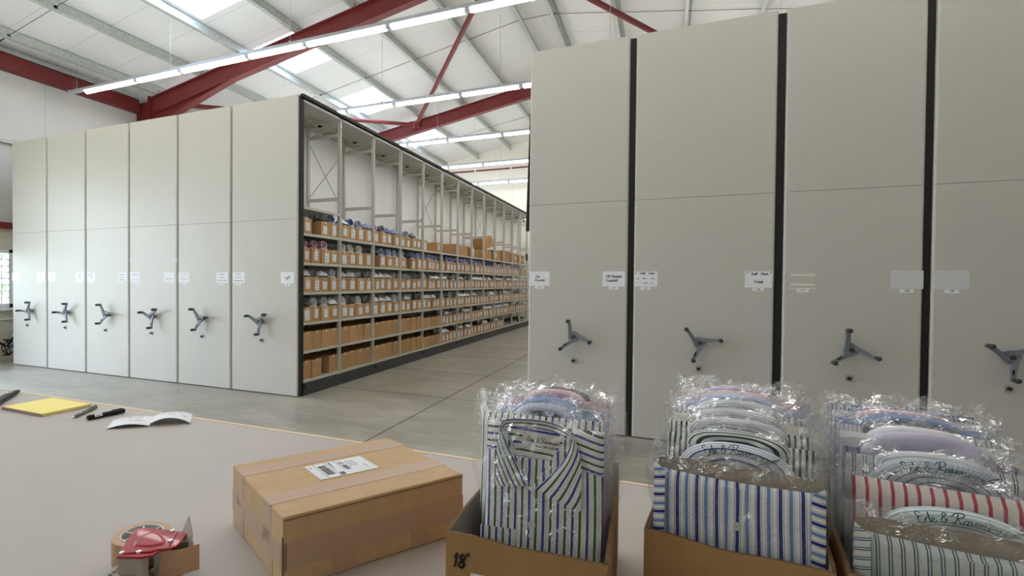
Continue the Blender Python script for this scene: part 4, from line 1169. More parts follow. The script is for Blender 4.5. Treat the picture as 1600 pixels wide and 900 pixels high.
# --- black utility knife at the left edge
o, L = lying('utility_knife', 1.60, -4.37, 1.275, -4.05, .0125)
tag(o, 'black retractable utility knife at the far left of the bench, cut by the picture edge', 'knife')
mb = MB()
def kn(u, v):
    x = L*u; w = .021*(1-.35*abs(2*u-1)**4)*(1+.12*sin(6*u)); h = .0115*(1-.3*abs(2*u-1)**4); a = 2*pi*v; c, s_ = cos(a), sin(a)
    return (x, w*math.copysign(abs(c)**.6, c)+.01*sin(3*u), h*math.copysign(abs(s_)**.6, s_))
mb.grid(kn, 20, 20, flip=True)
for uu, fl in ((0, 0), (1, 1)): mb.add([kn(uu, k/20) for k in range(20)], [tuple(range(20))[::-1] if fl else tuple(range(20))])
mb.build('knife_body', M['pen_black'], o)
mb = MB(); mb.hexa([(L*.3+.05*k, -.005, .0118) for k in (0, 1)]+[(L*.3+.05, .006, .0118), (L*.3, .006, .0118)], [(L*.3+.05*k, -.005, .0145) for k in (0, 1)]+[(L*.3+.05, .006, .0145), (L*.3, .006, .0145)])
mb.build('slider', M['grip'], o)
mb = MB(); mb.grid(lambda u, v: (L*.84+.016*cos(2*pi*u)*(.55+.45*v), .012+.009*sin(2*pi*u)*(.55+.45*v), .0135-.003*v), 18, 1); mb.cyl((L*.84, .012, .009), (L*.84, .012, .0118), .009, 16); mb.build('grip_eye', M['chrome'], o)

# --- tape dispenser lying on its side
td = tag(empty('tape_dispenser', (0, 0, 0)), 'red and grey hand tape dispenser with brown tape pulled out', 'tape dispenser')
def poly(name, pts, z0, z1, m, par=td, bev=0):
    mb = MB(); mb.prism_z(pts if sum(pts[i-1][0]*pts[i][1]-pts[i][0]*pts[i-1][1] for i in range(len(pts))) > 0 else pts[::-1], z0, z1)
    o = mb.build(name, m, par)
    if bev: bevel(o, bev, 2)
    return o
cx, cy, R0 = 3.276, -4.925, .056
mb = MB(); n = 44
prof = [(R0, ZT+.012), (R0, ZT+.06), (R0-.0008, ZT+.0612), (.041, ZT+.0612), (.041, ZT+.012)]
for (ra, za), (rb, zb) in zip(prof, prof[1:]+prof[:1]):
    mb.grid(lambda u, v: (cx+cos(2*pi*u)*(ra+(rb-ra)*v), cy+sin(2*pi*u)*(ra+(rb-ra)*v), za+(zb-za)*v), n, 1, smooth=(ra == rb))
mb.build('tape_roll', M['tape_roll'], td)
mb = MB()
prof = [(.0405, ZT+.008), (.0405, ZT+.0625), (.038, ZT+.0625), (.038, ZT+.008)]
for (ra, za), (rb, zb) in zip(prof, prof[1:]+prof[:1]):
    mb.grid(lambda u, v: (cx+cos(2*pi*u)*(ra+(rb-ra)*v), cy+sin(2*pi*u)*(ra+(rb-ra)*v), za+(zb-za)*v), n, 1, smooth=False)
mb.cyl((cx, cy, ZT+.006), (cx, cy, ZT+.063), .012, 20)
for k in range(6):
    a = k*pi/3+.3; d = (cos(a), sin(a)); nn = (-sin(a)*.0018, cos(a)*.0018)
    mb.hexa([(cx+d[0]*r+nn[0]*s, cy+d[1]*r+nn[1]*s, ZT+.02) for r, s in ((.011, -1), (.039, -1), (.039, 1), (.011, 1))], [(cx+d[0]*r+nn[0]*s, cy+d[1]*r+nn[1]*s, ZT+.061) for r, s in ((.011, -1), (.039, -1), (.039, 1), (.011, 1))])
mb.build('hub', M['hub'], td)
PLT = [(3.329, -5.022), (3.306, -4.992), (3.267, -4.939), (3.263, -4.927), (3.274, -4.917), (3.301, -4.909), (3.341, -4.901), (3.371, -4.895), (3.387, -4.923), (3.395, -4.946), (3.393, -4.956), (3.382, -4.965), (3.384, -4.989), (3.371, -5.004)]
ZP = ZT+.066
pl = poly('side_plate', PLT, ZP, ZP+.004, M['red_gloss'], bev=.0015)
# pressed dome, smooth in height
D0 = [(3.324, -4.982), (3.308, -4.965), (3.301, -4.939), (3.315, -4.924), (3.355, -4.936), (3.369, -4.952), (3.353, -4.971)]
dc = Vector((sum(q[0] for q in D0)/7, sum(q[1] for q in D0)/7))
ring = cat_rom(D0+[D0[0]], 6)[:-1]
mb = MB()
def dome(u, v):
    i = (u*len(ring)) % len(ring); a = ring[int(i) % len(ring)]; bq = ring[(int(i)+1) % len(ring)]; f = i-int(i)
    e_ = Vector((a[0]+(bq[0]-a[0])*f, a[1]+(bq[1]-a[1])*f)); q = dc.lerp(e_, 1-v*.999)
    q_ = min(1, v/.14); h = .0042*(3*q_*q_-2*q_**3)*.75
    return (q.x, q.y, ZP+.0038+h)
mb.grid(dome, 42, 10); mb.build('pressed_dome', M['red_gloss'], td)
mb = MB(); mb.tube([(3.334, -5.008, ZP+.004), (3.352, -4.996, ZP+.0045), (3.372, -4.984, ZP+.0045), (3.38, -4.968, ZP+.0045)], .0022, 8); mb.tube([(3.352, -4.905, ZP+.0042), (3.385, -4.952, ZP+.0042)], .0014, 8); mb.build('pressed_rib', M['red_gloss'], td)
for x, y in ((3.328, -5.01), (3.353, -4.994), (3.339, -4.906), (3.371, -4.938)):
    mb = MB(); mb.cyl((x, y, ZP+.004), (x, y, ZP+.007), .0052, 18, .0045); mb.box(x-.0035, x+.0035, y-.0006, y+.0006, ZP+.0068, ZP+.0074); mb.build('rivet', M['chrome'], td)
lower = [(x*.985+3.335*.015, y*.985-4.95*.015) for x, y in PLT]
poly('base_plate', lower, ZT+.001, ZT+.006, M['grey_plastic'], bev=.001)
# grey body below the front edge of the plate, sweeping into the handle
body = [(3.326, -5.018), (3.372, -5.0), (3.37, -4.986), (3.345, -4.98), (3.333, -4.985), (3.318, -5.0)]
poly('housing', body, ZT+.004, ZP, M['grey_plastic'], bev=.002)
hd = [(3.3, -4.985), (3.291, -4.99), (3.293, -5.01), (3.3, -5.04), (3.31, -5.09), (3.318, -5.12), (3.342, -5.118), (3.345, -5.09), (3.345, -5.05), (3.352, -5.03), (3.366, -5.012), (3.36, -4.995), (3.33, -4.985)]
poly('pistol_handle', hd, ZT+.005, ZT+.034, M['grey_plastic'], bev=.005)
mb = MB()
for k in range(11):
    y = -4.991-.0095*k; x = 3.291+.0012*k+.00014*k*k
    mb.hexa([(x-.002, y, ZT+.008), (x+.024, y-.002, ZT+.008), (x+.024, y-.0075, ZT+.008), (x-.002, y-.0055, ZT+.008)], [(x-.001, y, ZT+.03), (x+.022, y-.002, ZT+.0362), (x+.022, y-.0075, ZT+.0362), (x-.001, y-.0055, ZT+.03)])
mb.build('grip_rib', M['grey_rib'], td)
# wiper bracket, blade, guard fin
mb = MB(); mb.hexa([(3.36, -4.968, ZT+.002), (3.366, -4.95, ZT+.002), (3.369, -4.951, ZT+.002), (3.363, -4.969, ZT+.002)], [(3.364, -4.972, ZP-.001), (3.371, -4.953, ZP-.001), (3.374, -4.954, ZP-.001), (3.367, -4.973, ZP-.001)])
mb.box(3.352, 3.366, -4.979, -4.966, ZT+.026, ZT+.034); mb.cyl((3.357, -4.984, ZT+.026), (3.357, -4.966, ZT+.026), .0035, 10)
mb.build('wiper_bracket', M['steel_blade'], td)
mb = MB(); mb.hexa([(3.376, -4.94, ZT+.012), (3.394, -4.909, ZT+.012), (3.3955, -4.91, ZT+.012), (3.3775, -4.941, ZT+.012)], [(3.374, -4.938, ZP-.002), (3.393, -4.907, ZP-.002), (3.3945, -4.908, ZP-.002), (3.3755, -4.939, ZP-.002)])
for k in range(12):
    z = ZT+.016+k*.004; mb.add([(3.3942, -4.9085, z), (3.3975, -4.9035, z+.002), (3.3942, -4.9085, z+.004)], [(0, 1, 2), (2, 1, 0)])
mb.build('serrated_blade', M['steel_blade'], td)
mb = MB(); fin = [(3.352, -4.893, ZT+.05), (3.372, -4.889, ZT+.05), (3.404, -4.918, ZT+.058), (3.399, -4.908, ZT+.075), (3.385, -4.897, ZT+.093), (3.368, -4.889, ZT+.1005)]
fin = [(3.347, -4.894, ZT+.055), (3.404, -4.92, ZT+.055), (3.398, -4.909, ZT+.078), (3.3665, -4.889, ZT+.1)]
mb.hexa([(x, y-.0008, z) for x, y, z in fin], [(x+.001, y+.0008, z) for x, y, z in fin]); mb.build('guard_fin', M['grey_plastic'], td)
# tongue of tape
path = [(3.296, -4.9805), (3.345, -4.972), (3.368, -4.961), (3.385, -4.949), (3.398, -4.932), (3.405, -4.917), (3.4105, -4.903)]
path = cat_rom(path, 4)
mb = MB()
mb.grid(lambda u, v: (*path[min(len(path)-1, int(round(u*(len(path)-1))))], ZT+.012+.05*v-.004*u), len(path)-1, 1)
mb.grid(lambda u, v: (path[min(len(path)-1, int(round(u*(len(path)-1))))][0]+.0003, path[min(len(path)-1, int(round(u*(len(path)-1))))][1]-.0003, ZT+.012+.05*v-.004*u), len(path)-1, 1, flip=True)
mb.build('pulled_tape', M['tape_face'], td)

# --- bicycle by the left wall
bk = tag(empty('bicycle', (-6.52, .1, 0)), 'black and yellow bicycle leaning by the blockwork wall under the window', 'bicycle')
def wheel(y):
    mb = MB()
    n = 40; r0 = .3
    pts = [(0, y+r0*cos(2*pi*k/n), .33+r0*sin(2*pi*k/n)) for k in range(n+1)]; mb.tube(pts, .024, 8); w = mb.build('wheel', M['pen_black'], bk)
    mb = MB()
    for k in range(18): mb.cyl((.02*(-1)**k, y, .33), (0, y+r0*cos(2*pi*k/18), .33+r0*sin(2*pi*k/18)), .0018, 5)
    mb.cyl((-.05, y, .33), (.05, y, .33), .022, 12); mb.build('spokes', M['chrome'], w)
wheel(.5); wheel(-.58)
mb = MB()
for a, c in (((0, -.02, .28), (0, .5, .33)), ((0, 0, .28), (0, .34, .82)), ((0, -.46, .6), (0, 0, .28)), ((0, .5, .33), (0, .24, .64))): mb.cyl(a, c, .021, 10)
mb.cyl((0, -.45, .85), (0, -.58, .33), .017, 10); mb.build('bike_frame', M['pen_black'], bk)
mb = MB(); mb.cyl((0, .105, .447), (0, .175, .558), .0235, 10); mb.build('yellow_band', M['yellow'], bk)
mb = MB()
for k in range(32): mb.cyl((.05, -.11*cos(2*pi*k/32), .27+.11*sin(2*pi*k/32)), (.056, -.11*cos(2*pi*k/32), .27+.11*sin(2*pi*k/32)), .012, 6)
for k in range(5): mb.cyl((.053, 0, .27), (.053, .11*cos(k*1.2566), .27+.11*sin(k*1.2566)), .009, 6)
mb.build('chainring', M['pen_black'], bk)
mb = MB(); mb.cyl((.045, 0, .27), (.06, 0, .27), .055, 18); mb.build('crank_spider', M['chrome'], bk)
mb = MB(); mb.cyl((.075, 0, .27), (.08, -.06, .42), .011, 8); mb.box(.08, .18, -.11, -.02, .41, .43); mb.cyl((-.075, 0, .27), (-.08, .06, .12), .011, 8); mb.box(-.18, -.08, .02, .11, .11, .13); mb.build('pedal_crank', M['pen_black'], bk)
mb = MB(); mb.hexa([(-.06, .28, .82), (.06, .28, .82), (.07, .5, .83), (-.07, .5, .83)], [(-.02, .24, .86), (.02, .24, .86), (.06, .5, .88), (-.06, .5, .88)]); mb.cyl((0, .33, .8), (0, .36, .85), .013, 8); bevel(mb.build('saddle', M['pen_black'], bk), .01)
mb = MB(); mb.tube([(-.28, -.36, .95), (-.2, -.45, .95), (0, -.47, .93), (.2, -.45, .95), (.28, -.36, .95)], .013, 8); mb.cyl((0, -.45, .8), (0, -.47, .93), .015, 8); mb.build('handlebar', M['pen_black'], bk)
# ------------------------------------------------------------------ cartons of bagged shirts on the bench
def bench_carton(loc, rot, label, w=.232, d=.46, h=.2, seed=1):
    t = tag(empty('shirt_carton', (loc[0], loc[1], ZT+.0006), rot), label, 'carton', 'open cartons of shirts on the bench')
    r = random.Random(seed); th = .005
    mb = MB(); mb.box(0, w, 0, d, 0, th)
    def wall(ax, n, f):
        mb.grid(f, n, 4, smooth=False)
    warp = lambda u: .003*sin(5*u+seed)+.002*sin(11*u)
    for (p, q, nrm) in (((0, 0), (w, 0), (0, 1)), ((0, d), (w, d), (0, -1)), ((0, 0), (0, d), (1, 0)), ((w, 0), (w, d), (-1, 0))):
        n = 12
        for k in range(n):
            for s0, s1 in ((k/n, (k+1)/n),):
                a = (p[0]+(q[0]-p[0])*s0, p[1]+(q[1]-p[1])*s0); c = (p[0]+(q[0]-p[0])*s1, p[1]+(q[1]-p[1])*s1)
                ba, bc = .004*sin(pi*s0), .004*sin(pi*s1)
                lo = [(a[0], a[1], th), (c[0], c[1], th), (c[0]+nrm[0]*th, c[1]+nrm[1]*th, th), (a[0]+nrm[0]*th, a[1]+nrm[1]*th, th)]
                ha, hc = h+warp(s0)*.7, h+warp(s1)*.7
                hi = [(a[0]+nrm[0]*-ba*.5, a[1]-nrm[1]*ba*.5, ha), (c[0]-nrm[0]*bc*.5, c[1]-nrm[1]*bc*.5, hc), (c[0]+nrm[0]*(th-bc*.5), c[1]+nrm[1]*(th-bc*.5), hc), (a[0]+nrm[0]*(th-ba*.5), a[1]+nrm[1]*(th-ba*.5), ha)]
                b = len(mb.v); mb.v += lo+hi
                for f, m in (((0, 1, 5, 4), 0), ((2, 3, 7, 6), 1), ((4, 5, 6, 7), 2), ((3, 2, 1, 0), 0)):
                    mb.f.append(tuple(b+i for i in f)); mb.mi.append(m); mb.uv.append(None); mb.sm.append(False)
                if k == 0: mb.add([lo[0], hi[0], hi[3], lo[3]], [(0, 1, 2, 3)], 2)
                if k == n-1: mb.add([lo[1], hi[1], hi[2], lo[2]], [(0, 3, 2, 1)], 2)
    mb.build('carton_wall', [M['kraft_open'], M['kraft_in'], M['kraft_edge']], t)
    return t

def fan(mb, pts, y, uvf, mi=0): pass

def bag(root, W, H, T, seed, extra=.03, skew=0, name='plastic_bag', zc=0, low=.208):
    """clear bag round a folded shirt: two crinkled sheets welded at the sides and pinched into a ragged top"""
    r = random.Random(seed); p = [r.random()*6.3 for _ in range(10)]
    mb = MB()
    def top(x): return H+extra+.006*sin(38*x+p[0])+.005*sin(91*x+p[1])+skew*x+.004*sin(170*x+p[2])
    def sheet(sg):
        def f(u, v):
            x = -W/2+W*u; hz = top(x); z = zc+(hz-zc)*v
            edge = (1-abs(2*u-1)**7)
            pin = 1 if z < H-.01 else max(.05, 1-(z-H+.01)/(extra+.012))
            y = sg*(T/2)*edge*pin
            lowk = min(1.0, low/W); x *= lowk+(1-lowk)*max(0, min(1, (z-.205)/.04))
            y += .0014*sin(60*x+31*z+p[3])*sin(43*z+p[4])*edge + .0007*sin(150*x-60*z+p[5])
            x += .0015*sin(47*z+p[6]) + (.004*sin(120*z+p[7]) if v > .8 else 0)
            return (x, y, z)
        return f
    mb.grid(sheet(-1), 22, 26); mb.grid(sheet(1), 22, 26, flip=True)
    # side flap of spare film on the right
    mb.grid(lambda u, v: (W/2-.004+.022*u*(.4+.6*sin(pi*v)), .004*sin(50*v+p[8])*u, zc+.225+(H+extra*.5-.225-zc)*v), 3, 12)
    # loose crumpled tuft along the top
    mb.grid(lambda u, v: (-W/2+W*u, .014*(v-.3)*sin(21*u+p[2])+.004*sin(77*u), top(-W/2+W*u)-.012+.014*v+.005*sin(95*u+p[9])*v), 34, 3)
    return mb.build(name, M['bag'], root)

def slab_fn(W, H, T, seed, top=12):
    q = random.Random(seed).random()*6
    def f(sg):
        def g(u, v):
            x = -W/2+W*u; z = H*v
            b = max(0, 1-abs(2*u-1)**8)**.4 * max(0, 1-abs(2*v-1)**26)**.45
            y = sg*T/2*b + sg*.0009*sin(31*x+22*z+q)*b
            return (x, y, z)
        return g
    return f

def pack(carton, x, y, cloth, label, W=.2, H=.325, T=.03, a=.066, b=.045, ccloth=None, lean=3, seed=0, script=None, bagx=.028, extra=.01, fill=.3, tone=None, group='bagged shirts standing in the bench cartons', inner=None):
    """a folded shirt in its bag, standing in a carton; the collar arches over the top edge"""
    c, s = cos(carton.rotation_euler[2]), sin(carton.rotation_euler[2])
    wx, wy = carton.location[0]+x*c-y*s, carton.location[1]+x*s+y*c
    root = tag(empty('bagged_shirt', (wx, wy, ZT+.0075)), label, 'shirt', group)
    root.rotation_euler = (radians(-lean), 0, carton.rotation_euler[2])
    mb = MB(); f = slab_fn(W, H, T, seed)
    uvv = lambda u, v, p: (p[0]+.004*sin(9*p[2]+seed)+seed*.0037, p[2])
    mb.grid(f(-1), 20, 24, 0, uvv); mb.grid(f(1), 20, 24, 0, uvv, flip=True)
    mb.build('folded_body', M[cloth], root)
    # collar: band folded over at its top, inside of the neck facing the viewer
    mb = MB(); sec = [(fill, -.0125), (.62+.14*(fill > .5), -.0175), (.86, -.0185), (.96, -.013), (1.0, -.004), (.985, .005), (.9, .011), (.75, .013)]
    zb = H-.014
    def col(u, v):
        k = v*(len(sec)-1); i = min(int(k), len(sec)-2); fr = k-i
        sc_ = sec[i][0]+(sec[i+1][0]-sec[i][0])*fr; yy = sec[i][1]+(sec[i+1][1]-sec[i][1])*fr
        t = pi*(1-u)
        ct, st = cos(t), sin(t)
        return (a*sc_*math.copysign(abs(ct)**.85, ct), yy*(T/.03)+.002*sin(5*t+seed), zb+b*sc_*st**.8 if st > 0 else zb)
    mb.grid(col, 32, 21, 0, lambda u, v, p: (v*(.05+.3*b)+seed*.003, u*.2), flip=False)
    # the part of the neck seen below the band
    mb.grid(lambda u, v: tuple(Vector(col(u, 0)).lerp(Vector((col(u, 0)[0], -.011, zb-.006)), v)), 32, 1, 0, lambda u, v, p: (p[2], p[0]))
    if b: mb.build('collar', M[ccloth or cloth], root)
    if inner:
        mb = MB(); mb.grid(lambda u, v: (a*.7*(2*u-1), -.0135, zb-.006+(b*.7*max(0, 1-(2*u-1)**2)**.4+.006)*v), 20, 2); mb.build('collar_inside', M[inner], root)
    if script:
        mb = MB(); 
        def pl(tx, tz):
            t = pi/2-(tx+.004)/(a*1.05); q = .74+tz/b*.8
            return (a*q*cos(t), -.0202*(T/.03)-.0006, zb+b*q*sin(t)**.8)
        ink(mb, 'Ede & Ravenscroft', pl, .0074, .0013, True)
        o = mb.build('printed_script', M['inkgreen'], root); o['label'] = 'green script lettering inside the collar'
    bag(root, W+bagx, H+.012, T+.005, seed*7+3, extra, low=W+.003)
    return root

def reverse_pack(carton, x, y, cloth, label, W, H, seed, bx=.0):
    """shirt seen from its folded front: cloth wrapped round a card whose top edge stands clear"""
    c, s = cos(carton.rotation_euler[2]), sin(carton.rotation_euler[2])
    root = tag(empty('bagged_shirt', (carton.location[0]+x*c-y*s, carton.location[1]+x*s+y*c, ZT+.0075)), label, 'shirt', 'bagged shirts standing in the bench cartons')
    root.rotation_euler = (radians(-4), 0, carton.rotation_euler[2])
    T = .026
    mb = MB()
    def ff(sg):
        g = slab_fn(W, H, T, seed)(sg)
        def h(u, v):
            p = g(u, v); d = .004*(2*u-1)**2-.002
            return (p[0], p[1], p[2]+d*v)
        return h
    def uvf(u, v, p):
        ed = W/2-abs(p[0])
        if ed < .016*(1 if p[2] < .2 else 1) and p[2] > H-.075 - (ed*1.2): return (p[2]-.35*ed, p[0])
        return (p[0]+.001*sin(30*p[2]), p[2])
    mb.grid(ff(-1), 60, 40, 0, uvf); mb.grid(ff(1), 20, 20, 0, uvf, flip=True)
    mb.build('folded_body', M[cloth], root)
    # turned-in edges at both sides
    for sg in (-1, 1):
        mb = MB()
        mb.grid(lambda u, v: (sg*(W/2-.017+.0168*u), -T/2-.0035+.007*u*u, H*(.3+.705*v)+.012*u*v), 4, 12, 0, lambda u, v, p: (p[2]+.3*p[0]*sg, p[0]), flip=sg < 0)
        mb.build('side_fold', M[cloth], root)
    mb = MB(); n = 16
    for k in range(n):
        xa, xb = -W/2+.004+(W-.008)*k/n, -W/2+.004+(W-.008)*(k+1)/n
        zt = lambda xx: H+.021-.006*(2*xx/W)**2+.0012*sin(60*xx)
        mb.hexa([(xa, .0, H-.06), (xb, .0, H-.06), (xb, .0025, H-.06), (xa, .0025, H-.06)], [(xa, .009, zt(xa)), (xb, .009, zt(xb)), (xb, .0115, zt(xb)), (xa, .0115, zt(xa))])
    ci = mb.build('card_insert', M['cardboard_insert'], root); ci['label'] = 'grey-brown card stiffener'
    # front placket and button
    mb = MB(); mb.grid(lambda u, v: (bx-.012+.024*u, -T/2-.0016+.0008*(2*u-1)**4, .04+(H-.048)*v), 4, 14, 0, lambda u, v, p: (p[0], p[2])); mb.build('placket', M[cloth], root)
    button(root, bx+.003, -T/2-.0022, H-.062)
    bag(root, W+.022, H+.012, T+.012, seed, .02, low=W+.001)
    return root

def button(root, x, y, z, r=.0058):
    mb = MB(); mb.cyl((x, y+.001, z), (x, y-.0016, z), r, 22, r*.95); 
    mb.grid(lambda u, v: (x+cos(2*pi*u)*r*(.97-.3*v), y-.0016-.0007*sin(pi*v), z+sin(2*pi*u)*r*(.97-.3*v)), 22, 3, flip=True)
    bt = mb.build('button', M['button'], root)
    mb = MB()
    for dx in (-.0013, .0013):
        for dz in (-.0013, .0013): mb.cyl((x+dx, y-.0014, z+dz), (x+dx, y-.0019, z+dz), .0006, 8)
    mb.build('button_holes', M['dark'], bt)

# --- carton marked 18", left
b1 = bench_carton((3.945, -4.934), radians(2.0), 'leftmost open shirt carton, marked 18 in black pen, next to the sealed parcel', .232, .45, .2, 1)
mb = MB()
ink(mb, '18', lambda p, q: (.0125+p, -.0026, .153+q), .0095, .0034, False, shear=.12)
ink(mb, '"', lambda p, q: (.031+p, -.0026, .157+q), .0085, .0024, False, shear=.1)
mk = mb.build('size_marking', M['inkblack'], b1); mk['label'] = 'handwritten 18 inch mark'
mb = MB(); mb.box(.04, .11, -.0024, -.0016, .09, .148); mb.build('paper_label', M['paper'], b1)

# the front shirt, collar and yoke in full
KX = .000338
PX_ = lambda px: (px-498)*KX
PZ_ = lambda py: .352-(py-262)*KX
def P2(pts): return cat_rom([(PX_(x), PZ_(y)) for x, y in pts], 6)
def along(path, t):
    k = t*(len(path)-1); i = min(int(k), len(path)-2); f = k-i
    return tuple(p+(q-p)*f for p, q in zip(path[i], path[i+1]))
S0 = tag(empty('bagged_shirt', (b1.location[0]+.132*cos(radians(2))-.05*sin(radians(2)), b1.location[1]+.132*sin(radians(2))+.05*cos(radians(2)), ZT+.0075)), 'front shirt of the 18 carton, blue and green stripes with spread collar', 'shirt', 'bagged shirts standing in the bench cartons')
S0.rotation_euler = (radians(-5), 0, radians(2))
W, H, T = .178, .352, .03
ARCH = P2([(308, 268), (318, 250), (345, 240), (400, 233), (480, 231), (545, 238), (592, 254), (620, 272), (634, 292)])
LOWB = P2([(316, 300), (330, 288), (365, 280), (420, 277), (480, 277), (535, 282), (580, 294), (608, 308), (626, 325)])
FLL = P2([(308, 268), (342, 345), (388, 432), (437, 526)]); OLL = P2([(303, 274), (298, 370), (296, 460), (296, 546)])
FLR = P2([(634, 292), (602, 380), (548, 455), (476, 534)]); OLR = P2([(640, 294), (664, 360), (674, 460), (673, 606)])
def inneck(x, z):
    """0 outside the collar opening, 1 well inside"""
    px, py = x/KX+498, (.352-z)/KX+262
    if py < 225 or py > 530: return 0
    t = (py-268)/260
    l = 308+128*max(0, t)**.95; r_ = 634-165*max(0, t)**.95
    m = min(px-l, r_-px)
    return max(0, min(1, m/26))
def front(u, v):
    x = -W/2+W*u; z = H*v
    b = max(0, 1-abs(2*u-1)**8)**.4*max(0, 1-abs(2*v-1)**30)**.4
    y = -T/2*b-.0008*sin(26*x+15*z)*b
    k = inneck(x, z)
    return (x, y*(1-k)+k*-.005, z)
def fuv(u, v, p):
    x, y, z = p; px, py = x/KX+498, (.352-z)/KX+262
    if inneck(x, z) > .3:
        return (z+.06*x, x) if py < 408 else (x+.002, z)
    if px < 320 and py < 382: return (z-.07*x+.003, x)
    if px > 620 and py < 425+.25*(px-660): return (z+.3*x+.004, x)
    return (x+.0012*sin(22*z), z)
mb = MB(); mb.grid(front, 96, 150, 0, fuv); mb.grid(slab_fn(W, H, T, 1)(1), 16, 20, 0, fuv, flip=True); mb.build('folded_body', M['cloth_bg'], S0)
mb = MB()
def inner(u, v):
    p, q = along(ARCH, u), along(LOWB, u)
    return (p[0]+(q[0]-p[0])*v, -.019+.0125*v**.7, p[1]+(q[1]-p[1])*v)
mb.grid(inner, 48, 6, 0, lambda u, v, p: (v*.024+.002, u*.2))
mb.grid(lambda u, v: (along(ARCH, u)[0], -.019+.003*sin(pi*v)*-1+.026*v, along(ARCH, u)[1]+.002*sin(pi*v)-.006*v), 48, 4, 0, lambda u, v, p: (v*.03+.012, u*.2), flip=True)
mb.build('neckband', M['cloth_bg'], S0)
for nm, FL, OL, fl in (('L', FLL, OLL, True), ('R', FLR, OLR, False)):
    mb = MB()
    def leaf(u, v, dy=0):
        p, q = along(FL, v), along(OL, v)
        bul = .004*sin(pi*u)+.0015*sin(pi*v)
        return (p[0]+(q[0]-p[0])*u, -.0215-bul+dy-.001*u, p[1]+(q[1]-p[1])*u)
    uvl = lambda u, v, p: (u*(.012+.062*v)*(.9)+.001, v*.1)
    mb.grid(leaf, 16, 30, 0, uvl, flip=not fl); mb.grid(lambda u, v: leaf(u, v, .003), 16, 30, 0, uvl, flip=fl)
    for (A, B) in (((0, 0), (0, 1)), ((1, 0), (1, 1)), ((0, 1), (1, 1))):
        mb.grid(lambda u, v: leaf(A[0]+(B[0]-A[0])*u, A[1]+(B[1]-A[1])*u, .003*v), 24, 1, 0, lambda u, v, p: (.0, 0))
    mb.build('collar_leaf', M['cloth_bg'], S0)
mb = MB(); mb.cyl((PX_(458), -.021, PZ_(532)), (PX_(458), -.024, PZ_(532)), .004, 16); mb.build('collar_button', M['button'], S0)
mb = MB(); mb.grid(lambda u, v: (PX_(404)+(PX_(610)-PX_(404))*u, -.0068-.0008*sin(pi*u), PZ_(372+16*u)+(PZ_(292+8*u)-PZ_(372+16*u))*v), 8, 3); nl = mb.build('neck_label', M['label_cloth'], S0)
mb = MB(); ink(mb, 'Ede & Ravenscroft', lambda p, q: (PX_(507)+p, -.0084, PZ_(338)-.06*p+q), .0033, .0007, True); nl2 = mb.build('script_lettering', M['inkblack'], nl)
o = link('small_lettering', text_mesh('FOUNDED 1689', .0042), nl, (PX_(507), -.0082, PZ_(356))); o.data.materials.append(M['inkblack'])
mb = MB(); scrawl(mb, lambda p, q: (PX_(412)+p, -.0082, PZ_(368)+q), .006, .0018, .0004, 5); scrawl(mb, lambda p, q: (PX_(580)+p, -.0082, PZ_(380)+q), .007, .0018, .0004, 6); mb.build('size_lettering', M['inkblack'], nl)
mb = MB(); mb.grid(lambda u, v: (PX_(400)+(PX_(520)-PX_(400))*u, -T/2-.0018+.001*(2*u-1)**6, .03+(PZ_(545)-.03)*v), 8, 16, 0, lambda u, v, p: (p[0]+.0012*sin(22*p[2]), p[2])); mb.build('placket', M['cloth_bg'], S0)
button(S0, PX_(462), -T/2-.0026, PZ_(697))
mb = MB(); mb.grid(lambda u, v: (PX_(226)+(PX_(392)-PX_(226))*u, -T/2-.003+.0015*(2*u-1)**6, .1+(PZ_(735)+.0-.1)*v+.002*u), 10, 6, 0, lambda u, v, p: (p[0]+.006, p[2])); mb.build('cuff', M['cloth_bg'], S0)
bag(S0, W+.024, H+.012, T+.034, 5, .002, zc=.005, low=W+.002)
pack(b1, .116, .125, 'cloth_bg', 'second shirt of the 18 carton, same blue and green stripes', .2, .35, a=.06, b=0, ccloth='cloth_bg', seed=2, bagx=.03, extra=.02)
pack(b1, .116, .18, 'cloth_charcoal', 'charcoal shirt with pale collar rim, third in the 18 carton', .19, .335, a=.056, b=.04, ccloth='cloth_ltblue', inner='cloth_navy', fill=.7, seed=4, bagx=.04)
pack(b1, .115, .245, 'cloth_blue_plain', 'plain blue shirt with rounded collar, fourth in the 18 carton', .19, .338, a=.06, b=.034, seed=6, fill=.6, bagx=.035)
pack(b1, .115, .31, 'cloth_pink', 'pink shirt, fifth in the 18 carton', .205, .342, a=.062, b=.034, seed=8, bagx=.03)
pack(b1, .116, .375, 'cloth_cream', 'pale shirt with dark navy collar, last in the 18 carton', .2, .338, a=.062, b=.03, ccloth='cloth_navy', seed=10, bagx=.03, extra=.016)

